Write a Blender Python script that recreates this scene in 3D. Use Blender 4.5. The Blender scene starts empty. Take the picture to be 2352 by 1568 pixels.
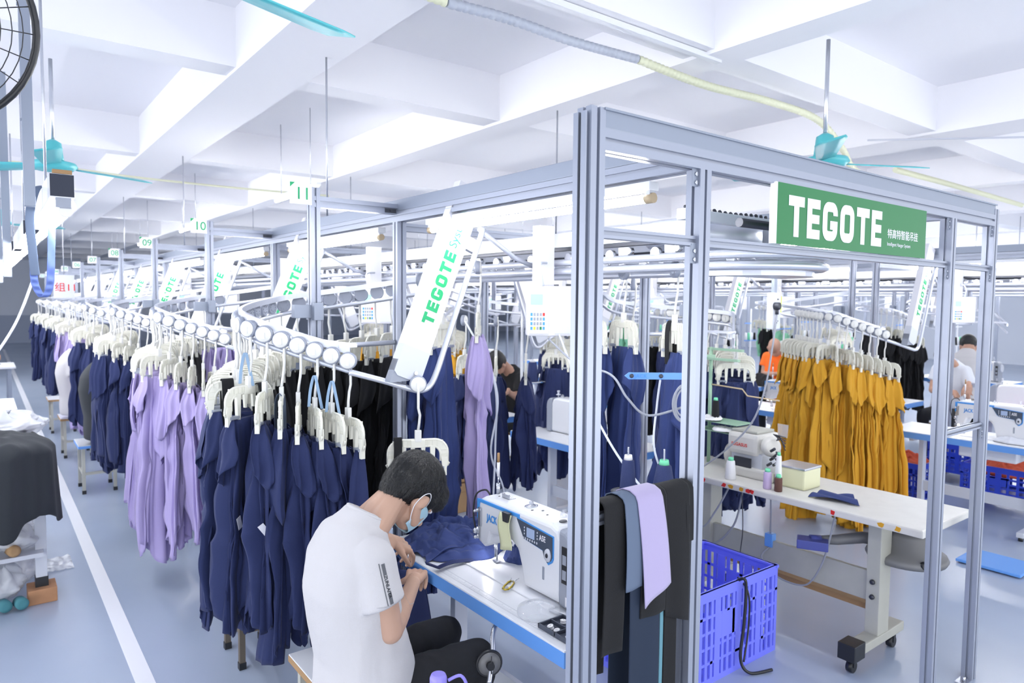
import bpy, bmesh, math, random
from mathutils import Vector, Matrix, noise
PI = math.pi
SC = bpy.context.scene
COL = SC.collection

# ---------------------------------------------------------------- camera, world, exposure
CAMH = 1.88
F, YAW, PITCH, ROLL = 1589.27, 0.654453, 0.0595663, 0.0093371
fw = Vector((math.sin(YAW)*math.cos(PITCH), math.cos(YAW)*math.cos(PITCH), -math.sin(PITCH)))
rt = Vector((math.cos(YAW), -math.sin(YAW), 0.0)); up = rt.cross(fw)
rt2 = rt*math.cos(ROLL) + up*math.sin(ROLL); up2 = -rt*math.sin(ROLL) + up*math.cos(ROLL)
cam_data = bpy.data.cameras.new('camera'); cam = bpy.data.objects.new('camera', cam_data); COL.objects.link(cam)
m = Matrix((rt2, up2, -fw)).transposed().to_4x4(); m.translation = (0, 0, CAMH); cam.matrix_world = m
cam_data.sensor_width = 36; cam_data.lens = F/2352*36; cam_data.clip_end = 200; cam_data.clip_start = 0.05
cam_data.dof.use_dof = True; cam_data.dof.focus_distance = 2.45; cam_data.dof.aperture_fstop = 4.0
SC.camera = cam
world = bpy.data.worlds.new('daylight'); SC.world = world; world.use_nodes = True
bg = world.node_tree.nodes['Background']; bg.inputs[0].default_value = (0.93, 0.96, 1.0, 1); bg.inputs[1].default_value = 1.1
SC.view_settings.view_transform = 'Standard'; SC.view_settings.look = 'None'
SC.view_settings.gamma = 1; SC.view_settings.use_curve_mapping = False
SC.view_settings.exposure = 0.62
SC.cycles.adaptive_threshold = 0.02; SC.cycles.max_bounces = 7; SC.cycles.diffuse_bounces = 4; SC.cycles.glossy_bounces = 3; SC.cycles.transmission_bounces = 6
SC.cycles.sample_clamp_indirect = 4.0; SC.cycles.caustics_reflective = False; SC.cycles.caustics_refractive = False
LAMP = 46.0        # emission of every fluorescent tube

def area(name, loc, rot, sx, sy, power, col=(0.98, 0.99, 1.0)):
    l = bpy.data.lights.new(name, 'AREA'); l.shape = 'RECTANGLE'; l.size = sx; l.size_y = sy; l.energy = power; l.color = col
    o = bpy.data.objects.new(name, l); COL.objects.link(o); o.location = loc; o.rotation_euler = rot; return o
# unseen fill panels added low, left and back, tilted up to brighten the ceiling
area('ceiling_fill_left', (-6.0, 7, 0.9), (0, -PI/2-0.5, 0), 1.6, 18, 330)
area('ceiling_fill_back', (4.5, -5.0, 0.8), (PI/2+0.55, 0, 0), 16, 1.4, 190)

# ---------------------------------------------------------------- helpers
def lin(c):
    return tuple(((v/255)/12.92 if v/255 <= 0.04045 else ((v/255+0.055)/1.055)**2.4) for v in c)
MATS = {}
def mat(name, rgb, rough=0.5, metal=0.0, emit=0.0, bump=0.0, bscale=60, trans=0.0, alpha=1.0, sheen=0.0, coat=0.0, var=0.0, vscale=3.0):
    if name in MATS: return MATS[name]
    m = bpy.data.materials.new(name); m.use_nodes = True; nt = m.node_tree; b = nt.nodes['Principled BSDF']
    c = lin(rgb) + (1,)
    b.inputs['Base Color'].default_value = c; b.inputs['Roughness'].default_value = rough; b.inputs['Metallic'].default_value = metal
    if emit: b.inputs['Emission Color'].default_value = c; b.inputs['Emission Strength'].default_value = emit
    if trans: b.inputs['Transmission Weight'].default_value = trans; b.inputs['IOR'].default_value = 1.3
    if alpha < 1: b.inputs['Alpha'].default_value = alpha
    if sheen: b.inputs['Sheen Weight'].default_value = sheen; b.inputs['Sheen Roughness'].default_value = 0.5
    if coat: b.inputs['Coat Weight'].default_value = coat; b.inputs['Coat Roughness'].default_value = 0.08
    if bump or var:
        tc = nt.nodes.new('ShaderNodeTexCoord')
    if bump:
        n = nt.nodes.new('ShaderNodeTexNoise'); n.inputs['Scale'].default_value = bscale; n.inputs['Detail'].default_value = 4
        bp = nt.nodes.new('ShaderNodeBump'); bp.inputs['Strength'].default_value = bump; bp.inputs['Distance'].default_value = 0.01
        nt.links.new(tc.outputs['Object'], n.inputs['Vector']); nt.links.new(n.outputs['Fac'], bp.inputs['Height']); nt.links.new(bp.outputs['Normal'], b.inputs['Normal'])
    if var:
        n2 = nt.nodes.new('ShaderNodeTexNoise'); n2.inputs['Scale'].default_value = vscale; n2.inputs['Detail'].default_value = 6
        r = nt.nodes.new('ShaderNodeMix'); r.data_type = 'RGBA'
        r.inputs[6].default_value = tuple(v*(1-var) for v in c[:3]) + (1,); r.inputs[7].default_value = tuple(min(1, v*(1+var)) for v in c[:3]) + (1,)
        nt.links.new(tc.outputs['Object'], n2.inputs['Vector']); nt.links.new(n2.outputs['Fac'], r.inputs[0]); nt.links.new(r.outputs[2], b.inputs['Base Color'])
    MATS[name] = m; return m
M = dict(mint=mat('mint_cloth', (150,214,180), 0.85),
 alu=mat('aluminium', (160,166,182), 0.38, 0.5), alu2=mat('aluminium_tray', (146,154,170), 0.45, 0.35), groove=mat('groove', (120,128,146), 0.6, 0.2),
 steel=mat('steel', (205,208,216), 0.25, 0.85), dark_steel=mat('dark_steel', (70,72,80), 0.4, 0.6), tube_steel=mat('tube_steel', (214,218,230), 0.3, 0.5),
 white=mat('white_paint', (232,234,240), 0.35, coat=0.2), cream=mat('cream_plastic', (226,225,214), 0.42), disc=mat('disc_plastic', (224,224,222), 0.4),
 grey_plastic=mat('grey_plastic', (150,156,170), 0.45), light_grey=mat('light_grey_plastic', (205,209,220), 0.4), black=mat('black_plastic', (26,28,34), 0.4),
 blue_edge=mat('blue_edge', (100,156,230), 0.4), blue=mat('machine_blue', (70,150,226), 0.4), top=mat('white_laminate', (226,228,234), 0.28, var=0.03, vscale=8),
 oldtop=mat('old_laminate', (214,212,208), 0.35, var=0.08, vscale=14), oldleg=mat('old_leg', (176,176,168), 0.5, var=0.1, vscale=10),
 navy=mat('navy_cloth', (27,39,84), 0.85, sheen=0.04, bump=0.12, bscale=400), navy2=mat('navy_cloth_two', (35,52,106), 0.8, sheen=0.05, bump=0.12, bscale=400),
 lav=mat('lavender_cloth', (172,160,208), 0.8, sheen=0.05, bump=0.1, bscale=400), lav2=mat('pale_lavender_cloth', (168,158,196), 0.75, sheen=0.3, bump=0.1, bscale=400),
 yel=mat('mustard_cloth', (206,152,38), 0.85, sheen=0.03, bump=0.12, bscale=400), blk=mat('black_cloth', (13,14,19), 0.9, sheen=0.02, bump=0.12, bscale=300),
 grycloth=mat('charcoal_cloth', (34,39,46), 0.9, sheen=0.03, bump=0.15, bscale=300), slate=mat('slate_cloth', (92,106,130), 0.8), shirt=mat('white_cotton', (195,193,196), 0.9, bump=0.15, bscale=250),
 pants=mat('black_trousers', (20,22,28), 0.9, bump=0.1, bscale=300), skin=mat('skin', (186,150,130), 0.55, bump=0.04, bscale=200), hair=mat('black_hair', (9,10,14), 0.5, bump=0.7, bscale=160),
 mask=mat('mask_blue', (170,205,222), 0.7), green=mat('sign_green', (16,118,62), 0.4), green2=mat('letter_green', (22,165,104), 0.5), signwhite=mat('sign_white', (230,230,238), 0.4),
 orange=mat('orange_cloth', (255,112,30), 0.8), red=mat('red_plastic', (210,40,36), 0.5), redcloth=mat('rust_cloth', (160,60,32), 0.85), teal=mat('fan_teal', (84,186,194), 0.35),
 lamp=mat('fluorescent', (255,255,255), 0.5, emit=LAMP), crate=mat('crate_violet_blue', (122,130,250), 0.4), crate2=mat('crate_blue', (40,66,190), 0.4),
 kraft=mat('cardboard', (176,142,104), 0.85, var=0.06), darkwood=mat('dark_wood', (92,84,76), 0.7), wood=mat('wood', (160,126,88), 0.7, var=0.15, vscale=12), glass=mat('clear_plastic', (232,236,244), 0.12, alpha=0.3, coat=0.5),
 bag=mat('bag_film', (235,238,245), 0.25, alpha=0.55), conduit=mat('conduit_cream', (222,224,196), 0.5), conduit2=mat('conduit_grey', (178,184,198), 0.5), oldgreen=mat('spool_stand_green', (150,184,160), 0.45),
 lime=mat('lime_tag', (206,226,60), 0.5), note=mat('yellow_note', (222,224,184), 0.7), screen=mat('lcd', (150,226,220), 0.3, emit=0.25), brass=mat('brass', (190,168,70), 0.3, 0.7),
 thread_navy=mat('navy_thread', (40,52,96), 0.8, bump=0.3, bscale=300), thread_w=mat('white_thread', (232,232,236), 0.8), lilac=mat('lilac_plastic', (150,140,232), 0.35), denim=mat('denim', (88,112,168), 0.85),
 pink=mat('pink_cloth', (196,150,160), 0.8), brick=mat('brick', (176,130,96), 0.85, var=0.15, vscale=20), board=mat('ink', (40,42,50), 0.5), tan=mat('skin_tan', (182,142,122), 0.55), greyhair=mat('grey_hair', (92,92,98), 0.7, bump=0.4, bscale=150),
 wire=mat('cable_grey', (150,154,166), 0.5), wirew=mat('cable_white', (215,220,232), 0.5), motor=mat('motor_grey', (120,120,122), 0.5, 0.2), cap=mat('lamp_cap', (190,170,140), 0.4), darknavy=mat('end_cap_navy', (28,36,56), 0.5), mgreen=mat('cloth_green', (120,214,170), 0.8),
)
def tag(o, label, cat, group=None, kind=None):
    if label: o['label'] = label
    if cat: o['category'] = cat
    if group: o['group'] = group
    if kind: o['kind'] = kind
    return o
def thing(name, loc, label, cat, group=None, rz=0):
    o = bpy.data.objects.new(name, None); COL.objects.link(o); o.location = loc; o.rotation_euler = (0, 0, rz); o.empty_display_size = 0.05
    return tag(o, label, cat, group)
def dup(root, loc, rz=None, label=None, group=None, rot=None):
    r = root.copy(); COL.objects.link(r); r.location = loc
    if rz is not None: r.rotation_euler = (0, 0, rz)
    if rot is not None: r.rotation_euler = rot
    if label: r['label'] = label
    if group: r['group'] = group
    for ch in list(root.children):
        c = ch.copy(); COL.objects.link(c); c.parent = r
        for g in list(ch.children):
            d = g.copy(); COL.objects.link(d); d.parent = c
    return r
def wloc(o):
    v = Vector((0, 0, 0))
    while o is not None: v = v + o.location; o = o.parent
    return v
class MB:
    """collects shapes in one bmesh; build() links them as one object"""
    def __init__(s): s.bm = bmesh.new(); s.mi = 0
    def _f(s, vs, smooth=False):
        try:
            f = s.bm.faces.new(vs); f.material_index = s.mi; f.smooth = smooth
        except ValueError: pass
    def box(s, a, b, bev=0.0, rot=None, piv=None):
        x0, y0, z0 = [min(a[i], b[i]) for i in range(3)]; x1, y1, z1 = [max(a[i], b[i]) for i in range(3)]
        P = [Vector(p) for p in ((x0,y0,z0),(x1,y0,z0),(x1,y1,z0),(x0,y1,z0),(x0,y0,z1),(x1,y0,z1),(x1,y1,z1),(x0,y1,z1))]
        if rot is not None:
            c = Vector(piv) if piv is not None else Vector(((x0+x1)/2, (y0+y1)/2, (z0+z1)/2))
            P = [c + rot @ (p - c) for p in P]
        v = [s.bm.verts.new(p) for p in P]; fs = []
        for q in ((0,3,2,1),(4,5,6,7),(0,1,5,4),(1,2,6,5),(2,3,7,6),(3,0,4,7)):
            f = s.bm.faces.new([v[i] for i in q]); f.material_index = s.mi; fs.append(f)
        if bev:
            es = list({e for f in fs for e in f.edges})
            bmesh.ops.bevel(s.bm, geom=es, offset=bev, segments=2, profile=0.6, affect='EDGES')
        return s
    def prism(s, pts, ax, d, off=(0,0,0), smooth=False):
        """pts: 2D outline; ax: (U, V) 3D axes; extrude by vector d"""
        U, V = Vector(ax[0]), Vector(ax[1]); D = Vector(d); O = Vector(off)
        a = [s.bm.verts.new(O + U*p[0] + V*p[1]) for p in pts]; b = [s.bm.verts.new(v.co + D) for v in a]
        s._f(list(reversed(a))); s._f(b); n = len(pts)
        for i in range(n): s._f([a[i], a[(i+1) % n], b[(i+1) % n], b[i]], smooth)
        return s
    def tube(s, pts, r, n=10, closed=False, caps=True, rfun=None):
        P = [Vector(p) for p in pts]; k = len(P); rings = []; N = None
        for i in range(k):
            if closed: t = (P[(i+1) % k] - P[i-1])
            else: t = P[min(i+1, k-1)] - P[max(i-1, 0)]
            if t.length < 1e-9: t = Vector((0, 0, 1))
            t.normalize()
            if N is None:
                N = Vector((0,0,1)) if abs(t.z) < 0.9 else Vector((1,0,0))
            N = (N - t*N.dot(t)); 
            if N.length < 1e-6: N = t.orthogonal()
            N.normalize(); B = t.cross(N)
            rr = rfun(i/(k-1 if k > 1 else 1)) if rfun else (r[i] if isinstance(r, (list, tuple)) else r)
            rings.append([s.bm.verts.new(P[i] + (N*math.cos(2*PI*j/n) + B*math.sin(2*PI*j/n))*rr) for j in range(n)])
        for i in range(k if closed else k-1):
            A, C = rings[i], rings[(i+1) % k]
            for j in range(n): s._f([A[j], A[(j+1) % n], C[(j+1) % n], C[j]], True)
        if caps and not closed: s._f(list(reversed(rings[0]))); s._f(rings[-1])
        return s
    def cyl(s, a, b, r, n=20, r2=None):
        return s.tube([a, b], [r, r if r2 is None else r2], n)
    def lathe(s, prof, c, axis=(0,0,1), n=24):
        A = Vector(axis).normalized(); U = A.orthogonal().normalized(); W = A.cross(U); C = Vector(c); rings = []
        for r, h in prof:
            rings.append([s.bm.verts.new(C + A*h + (U*math.cos(2*PI*j/n) + W*math.sin(2*PI*j/n))*max(r, 1e-4)) for j in range(n)])
        for i in range(len(rings)-1):
            for j in range(n): s._f([rings[i][j], rings[i][(j+1) % n], rings[i+1][(j+1) % n], rings[i+1][j]], True)
        s._f(list(reversed(rings[0]))); s._f(rings[-1]); return s
    def grid(s, fn, nu, nv, smooth=True, closed_u=False):
        V = [[s.bm.verts.new(fn(i/(nu if closed_u else nu-1), j/(nv-1))) for i in range(nu)] for j in range(nv)]
        for j in range(nv-1):
            for i in range(nu if closed_u else nu-1):
                s._f([V[j][i], V[j][(i+1) % nu], V[j+1][(i+1) % nu], V[j+1][i]], smooth)
        return V
    def ball(s, c, r, sc=(1,1,1), n=16, rot=None):
        R = rot if rot is not None else Matrix.Identity(3)
        mm = Matrix.Translation(Vector(c)) @ R.to_4x4() @ Matrix.Diagonal((r*sc[0], r*sc[1], r*sc[2], 1))
        g = bmesh.ops.create_uvsphere(s.bm, u_segments=n, v_segments=max(6, n//2), radius=1, matrix=mm)
        for v in g['verts']:
            for f in v.link_faces: f.material_index = s.mi; f.smooth = True
        return s
    def cap(s, a, b, ra, rb, n=14):
        """capsule with tapered radius"""
        a, b = Vector(a), Vector(b); t = (b-a); L = t.length; t.normalize(); prof = []
        for i in range(5): q = PI/2*(i/4); prof.append((ra*math.sin(q), -ra*math.cos(q)))
        for i in range(5): q = PI/2*(i/4); prof.append((rb*math.cos(q), L + rb*math.sin(q)))
        return s.lathe(prof, a, t, n)
    def mesh(s, name, mats, off=(0,0,0), recalc=True, sharp=True):
        if recalc: bmesh.ops.recalc_face_normals(s.bm, faces=s.bm.faces)
        if off != (0,0,0): bmesh.ops.translate(s.bm, verts=s.bm.verts, vec=-Vector(off))
        me = bpy.data.meshes.new(name); s.bm.to_mesh(me); s.bm.free()
        for m_ in (mats if isinstance(mats, (list, tuple)) else [mats]): me.materials.append(m_)
        return me
    def build(s, name, mats, parent=None, local=False, label=None, recalc=True):
        off = (0,0,0)
        if parent is not None and not local: off = tuple(wloc(parent))
        o = bpy.data.objects.new(name, s.mesh(name, mats, off, recalc)); COL.objects.link(o)
        if parent is not None: o.parent = parent
        if label: o['label'] = label
        return o
def linkmesh(name, me, parent=None, loc=(0,0,0), rot=(0,0,0)):
    o = bpy.data.objects.new(name, me); COL.objects.link(o); o.location = loc; o.rotation_euler = rot
    if parent is not None: o.parent = parent
    return o
def struct(mb, name, mats):
    o = mb.build(name, mats); o['kind'] = 'structure'; return o
def baked(mb, mods, mats, name):
    """evaluate modifiers on a temporary object and return the plain mesh"""
    me = mb.mesh(name, mats); t = bpy.data.objects.new('tmp', me); COL.objects.link(t)
    for kind, props in mods:
        md = t.modifiers.new(kind, kind)
        for k, v in props.items(): setattr(md, k, v)
    dg = bpy.context.evaluated_depsgraph_get(); dg.update()
    out = bpy.data.meshes.new_from_object(t.evaluated_get(dg)); out.name = name
    bpy.data.objects.remove(t)
    out.materials.clear()
    for m_ in (mats if isinstance(mats, (list, tuple)) else [mats]): out.materials.append(m_)
    for p in out.polygons: p.use_smooth = True
    return out
def blob(mb, voxel, mats, name, smooth=6, fac=0.5):
    return baked(mb, [('REMESH', dict(mode='VOXEL', voxel_size=voxel)), ('SMOOTH', dict(iterations=smooth, factor=fac))], mats, name)
# lettering -------------------------------------------------------
def place2d(polys, origin, xd, yd, size, thick, name, m_, parent):
    mb = MB(); X, Y = Vector(xd).normalized(), Vector(yd).normalized(); N = X.cross(Y).normalized()
    for p in polys: mb.prism([(q[0]*size, q[1]*size) for q in p], (X, Y), N*thick, off=origin)
    return mb.build(name, m_, parent)
def tegote(stroke=0.2, gap=0.16, w=0.72):
    """blocky word; cap height 1; returns polygons and total width"""
    s = stroke; out = []; x = 0
    R = lambda a, b, c, d: [(a, b), (c, b), (c, d), (a, d)]
    def arc(cx, cy, a0, a1, r, n=5): return [(cx+r*math.cos(a0+(a1-a0)*i/n), cy+r*math.sin(a0+(a1-a0)*i/n)) for i in range(n+1)]
    for ch in 'TEGOTE':
        L = []
        if ch == 'T': L = [R(0, 1-s, w, 1), R(w/2-s/2, 0, w/2+s/2, 1-s)]; ww = w
        elif ch == 'E': ww = w*0.86; L = [R(0, 0, s, 1), R(s, 0, ww, s*0.95), R(s, .5-s*.45, ww*0.95, .5+s*.45), R(s, 1-s*0.95, ww, 1)]
        else:
            ww = w*1.05; ro = 0.3; ri = ro - s
            def corner(cx, cy, a0):
                o = arc(cx, cy, a0, a0+PI/2, ro); i = arc(cx, cy, a0, a0+PI/2, max(ri, 0.04))
                return [[o[k], o[k+1], i[k+1], i[k]] for k in range(5)]
            L += corner(ww-ro, 1-ro, 0) + corner(ro, 1-ro, PI/2) + corner(ro, ro, PI) + corner(ww-ro, ro, 1.5*PI)
            L += [R(0, ro, s, 1-ro), R(ro, 1-s, ww-ro, 1), R(ro, 0, ww-ro, s)]
            if ch == 'O': L += [R(ww-s, ro, ww, 1-ro)]
            else: L += [R(ww-s, ro, ww, 0.52), R(ww*0.5, 0.52-s*0.9, ww-s, 0.52), R(ww-s, 1-ro-0.04, ww, 1-ro)]
        out += [[(q[0]+x, q[1]) for q in p] for p in L]; x += ww+gap
    return out, x-gap
def words(body, size, origin, xd, yd, m_, parent, name='lettering', bold=0.0, thick=0.0006, align='LEFT', shear=0.0, spacing=1.0):
    cu = bpy.data.curves.new('txt', 'FONT'); cu.body = body; cu.size = size; cu.extrude = thick/2; cu.offset = bold; cu.align_x = align; cu.shear = shear; cu.space_character = spacing
    cu.resolution_u = 3
    t = bpy.data.objects.new('txt', cu); COL.objects.link(t); dg = bpy.context.evaluated_depsgraph_get(); dg.update()
    me = bpy.data.meshes.new_from_object(t.evaluated_get(dg)); bpy.data.objects.remove(t); bpy.data.curves.remove(cu)
    X, Y = Vector(xd).normalized(), Vector(yd).normalized(); N = X.cross(Y)
    mm = Matrix((X, Y, N)).transposed().to_4x4(); off = wloc(parent) if parent is not None else Vector((0,0,0)); mm.translation = Vector(origin) - off
    me.transform(mm); me.materials.clear(); me.materials.append(m_)
    o = bpy.data.objects.new(name, me); COL.objects.link(o); o.parent = parent; return o
def bez(pts, n=8):
    """Catmull-Rom through pts"""
    P = [Vector(p) for p in pts]; Q = [P[0]] + P + [P[-1]]; out = []
    for i in range(1, len(Q)-2):
        for k in range(n):
            t = k/n; a, b, c, d = Q[i-1], Q[i], Q[i+1], Q[i+2]
            out.append(0.5*((2*b) + (c-a)*t + (2*a-5*b+4*c-d)*t*t + (3*b-a-3*c+d)*t**3))
    out.append(P[-1]); return out
ORD = ['first','second','third','fourth','fifth','sixth','seventh','eighth','ninth','tenth','eleventh','twelfth','thirteenth','fourteenth','fifteenth','sixteenth','seventeenth','eighteenth','nineteenth','twentieth','twenty-first','twenty-second','twenty-third','twenty-fourth','twenty-fifth','twenty-sixth','twenty-seventh','twenty-eighth','twenty-ninth','thirtieth']
def nth(i): return ORD[i]
X_AX, Y_AX, Z_AX = Vector((1,0,0)), Vector((0,1,0)), Vector((0,0,1))
PLN = ['eleven','ten','nine','eight','seven','six','five','four','three','two']
S = 1.83     # pitch of the stations along Y
Y1 = 3.09    # Y of the first station post
Y0 = 1.253   # front face of the line
# ---------------------------------------------------------------- setting
def floor_mat():
    m_ = mat('epoxy_floor', (166,178,200), 0.22); nt = m_.node_tree; b = nt.nodes['Principled BSDF']
    tc = nt.nodes.new('ShaderNodeTexCoord'); n = nt.nodes.new('ShaderNodeTexNoise'); n.inputs['Scale'].default_value = 0.8; n.inputs['Detail'].default_value = 5
    mx = nt.nodes.new('ShaderNodeMix'); mx.data_type = 'RGBA'; mx.inputs[6].default_value = lin((150,164,188)) + (1,); mx.inputs[7].default_value = lin((176,186,204)) + (1,)
    nt.links.new(tc.outputs['Object'], n.inputs['Vector']); nt.links.new(n.outputs['Fac'], mx.inputs[0]); nt.links.new(mx.outputs[2], b.inputs['Base Color'])
    n2 = nt.nodes.new('ShaderNodeTexNoise'); n2.inputs['Scale'].default_value = 3; bp = nt.nodes.new('ShaderNodeBump'); bp.inputs['Strength'].default_value = 0.05
    nt.links.new(tc.outputs['Object'], n2.inputs['Vector']); nt.links.new(n2.outputs['Fac'], bp.inputs['Height']); nt.links.new(bp.outputs['Normal'], b.inputs['Normal'])
    return m_
mb = MB(); mb.box((-8, -4, -0.1), (26, 34, 0)); struct(mb, 'floor', floor_mat())
wallm = mat('wall_paint', (216,222,234), 0.7)
ceilm = mat('ceiling_paint', (240,240,245), 0.75)
HC, HS = 3.3, 3.68
mb = MB(); mb.box((-8, -1.5, HS), (26, 34, HS+0.12))
k = 0
for y in (-0.6, 2.62, 4.68, 8.0, 11.3, 14.6, 17.9, 21.2, 24.5, 27.8, 31.1):           # cross beams
    mb.box((-8, y-0.11, HC+0.02), (26, y+0.11, HS+0.01))
for x, w in ((-5.0, 0.12), (-1.9, 0.12), (1.53, 0.22), (3.48, 0.12), (6.6, 0.24), (9.6, 0.12), (12.6, 0.22), (16, 0.12), (19.5, 0.22), (23, 0.12)):
    mb.box((x-w, -1.5, HC), (x+w, 34, HS+0.012))
struct(mb, 'ceiling', ceilm)
mb = MB(); mb.box((-8, 33.9, 0), (26, 34, HS)); struct(mb, 'wall_far', wallm)
mb = MB(); mb.box((25.9, -4, 0), (26, 34, HS)); struct(mb, 'wall_right', wallm)
mb = MB(); mb.box((0.545, 1.5, 0.0), (0.625, 30, 0.0015)); struct(mb, 'trim_1', mat('line_paint', (228,230,238), 0.4))
mb = MB(); mb.box((3.6, 0.9, 0.0), (9.5, 0.98, 0.0015)); struct(mb, 'trim_2', MATS['line_paint'])
# grey paint strip along the far wall and a door there
mb = MB(); mb.box((-8, 33.86, 0), (26, 33.9, 1.1)); struct(mb, 'baseboard_far', mat('dado_grey', (170,180,200), 0.6))

def section(w, d):
    def side(L):
        c = [0.5*L] if L < 0.065 else [L*0.25, L*0.75]; o = []
        for q in c: o += [(q-0.005, 0), (q-0.005, 0.009), (q+0.005, 0.009), (q+0.005, 0)]
        return o
    P = [(0, 0)] + side(w) + [(w, 0)] + [(w-b, a) for a, b in side(d)] + [(w, d)] + [(w-a, d-b) for a, b in side(w)] + [(0, d)] + [(b, d-a) for a, b in side(d)]
    return [(x-w/2, y-d/2) for x, y in P]
def alu(mb, a, b, w=0.05, d=0.05):
    a, b = Vector(a), Vector(b); t = b-a; ax = max(range(3), key=lambda i: abs(t[i]))
    U, V = {0: ((0,1,0),(0,0,1)), 1: ((1,0,0),(0,0,1)), 2: ((1,0,0),(0,1,0))}[ax]
    mb.prism(section(w, d), (U, V), t, off=a); return mb
def bracket(mb, x, y, z, dx=0.0, h=0.05):
    mb.mi = 0; mb.box((x-0.014, y-0.004, z-h), (x+0.014, y, z+0.006)); mb.mi = 1
    mb.cyl((x, y-0.004, z-h*0.3), (x, y-0.008, z-h*0.3), 0.006, 10); mb.cyl((x, y-0.004, z-h*0.78), (x, y-0.008, z-h*0.78), 0.006, 10); mb.mi = 0

XM = 2.565                      # middle of a conveyor line
def line_x(ox, mir, x): return ox + (2*XM - x if mir else x)

def conveyor_line(ox, n, front, which, right_bays=None):
    """one aluminium conveyor structure with its posts, beams, tracks as parts"""
    t = thing('conveyor_frame', (ox+XM, Y0, 0), which, 'conveyor frame')
    P = lambda fn, nm, ms: (lambda mb: (fn(mb), mb.build(nm, ms, t)))(MB())
    A = M['alu']; yend = Y1 + S*(n-1) + 0.3
    if front:
        for nm, x, zt in (('post', 1.225, 2.36), ('post', 1.655, 2.257), ('post', 3.41, 2.257), ('post', 3.905, 2.34)):
            P(lambda mb: alu(mb, (ox+x, Y0+0.025, 0.0), (ox+x, Y0+0.025, zt)), nm, A)
        P(lambda mb: alu(mb, (ox+1.193, Y0+0.025, 0.0), (ox+1.193, Y0+0.025, 2.345), 0.018, 0.045), 'post_trim', A)
        P(lambda mb: alu(mb, (ox+1.25, Y0+0.025, 2.284), (ox+3.88, Y0+0.025, 2.284), 0.05, 0.054), 'beam', A)
        P(lambda mb: mb.box((ox+1.25, Y0+0.002, 2.311), (ox+3.89, Y0+0.05, 2.358), 0.003).box((ox+1.245, Y0-0.004, 2.355), (ox+3.895, Y0+0.054, 2.361)), 'cable_tray', M['alu2'])
        P(lambda mb: alu(mb, (ox+1.25, Y0+0.025, 2.054), (ox+1.63, Y0+0.025, 2.054), 0.028, 0.028), 'rail', A)
        P(lambda mb: alu(mb, (ox+1.68, Y0+0.025, 2.054), (ox+3.385, Y0+0.025, 2.054), 0.028, 0.028), 'rail', A)
        P(lambda mb: alu(mb, (ox+3.435, Y0+0.025, 2.054), (ox+3.88, Y0+0.025, 2.054), 0.028, 0.028), 'rail', A)
        P(lambda mb: alu(mb, (ox+1.25, Y0+0.025, 1.31), (ox+1.63, Y0+0.025, 1.31), 0.028, 0.028), 'clothes_rail', A)
        P(lambda mb: alu(mb, (ox+3.435, Y0+0.025, 1.29), (ox+3.88, Y0+0.025, 1.29), 0.028, 0.028), 'side_rail', A)
        for x in (1.622, 3.378, 3.438, 3.875):
            for z in (2.257, 2.04):
                P(lambda mb: bracket(mb, ox+x, Y0+0.014, z), 'corner_bracket', [M['alu2'], M['steel']])
        P(lambda mb: bracket(mb, ox+3.875, Y0+0.014, 1.276), 'corner_bracket', [M['alu2'], M['steel']])
        P(lambda mb: (mb.box((ox+3.80, Y0+0.0, 0), (ox+3.88, Y0+0.05, 0.005)), mb.cyl((ox+3.835, Y0+0.02, 0.005), (ox+3.835, Y0+0.02, 0.03), 0.008)), 'foot_bracket', M['steel'])
        # clamp bars on the wide right bay
    for mir in (False, True):
        X = lambda x: line_x(ox, mir, x)
        # long side beam with tray
        P(lambda mb: alu(mb, (X(1.66), Y0+0.05, 2.285), (X(1.66), yend, 2.285), 0.05, 0.05), 'side_beam', A)
        P(lambda mb: mb.box((X(1.64), Y0+0.055, 2.312), (X(1.68), yend, 2.368), 0.003), 'cable_tray', M['alu2'])
        for k in range(n):
            y = Y1 + S*k
            P(lambda mb: alu(mb, (X(1.66), y, 0), (X(1.66), y, 2.26)), 'post', A)
            P(lambda mb: alu(mb, (X(1.22), y, 1.70), (X(1.22), y, 2.385), 0.045, 0.045), 'hanging_post', A)
            P(lambda mb: alu(mb, (X(1.20), y, 2.32), (X(1.66), y, 2.32), 0.04, 0.05), 'cross_bar', A)
            if k < 4:
                P(lambda mb: (mb.box((X(1.57), y-0.024, 2.30), (X(1.63), y-0.02, 2.32)), mb.cyl((X(1.60), y-0.024, 2.31), (X(1.60), y-0.03, 2.31), 0.005)), 'joint_plate', M['dark_steel'])
            if not mir:
                P(lambda mb: alu(mb, (ox+1.66, y+0.03, 2.24), (ox+3.47, y+0.03, 2.24), 0.04, 0.04), 'cross_bar', A)
        # main transport beam, hung above the rails
        P(lambda mb: mb.box((X(2.265), 1.75, 2.14), (X(2.335), yend, 2.21), 0.004), 'track_beam', M['white'])
        P(lambda mb: mb.box((X(2.28), 1.8, 2.125), (X(2.32), yend, 2.14)), 'track_slot', M['dark_steel'])
    # transport rails: a long loop of twin tubes
    def loop(mb, z, r, rad):
        pts = []
        for i in range(13): a = PI + PI*i/12; pts.append((ox+XM+rad*math.cos(a), 1.72+rad*math.sin(a), z))
        pts = [(ox+XM-rad, yend, z)] + [(ox+XM-rad, yend-1, z)] + pts + [(ox+XM+rad, yend, z)]
        mb.tube(pts, r, 8)
    P(lambda mb: loop(mb, 2.065, 0.017, 0.30), 'transport_rail', M['tube_steel'])
    P(lambda mb: loop(mb, 2.022, 0.017, 0.30), 'transport_rail', M['tube_steel'])
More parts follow.
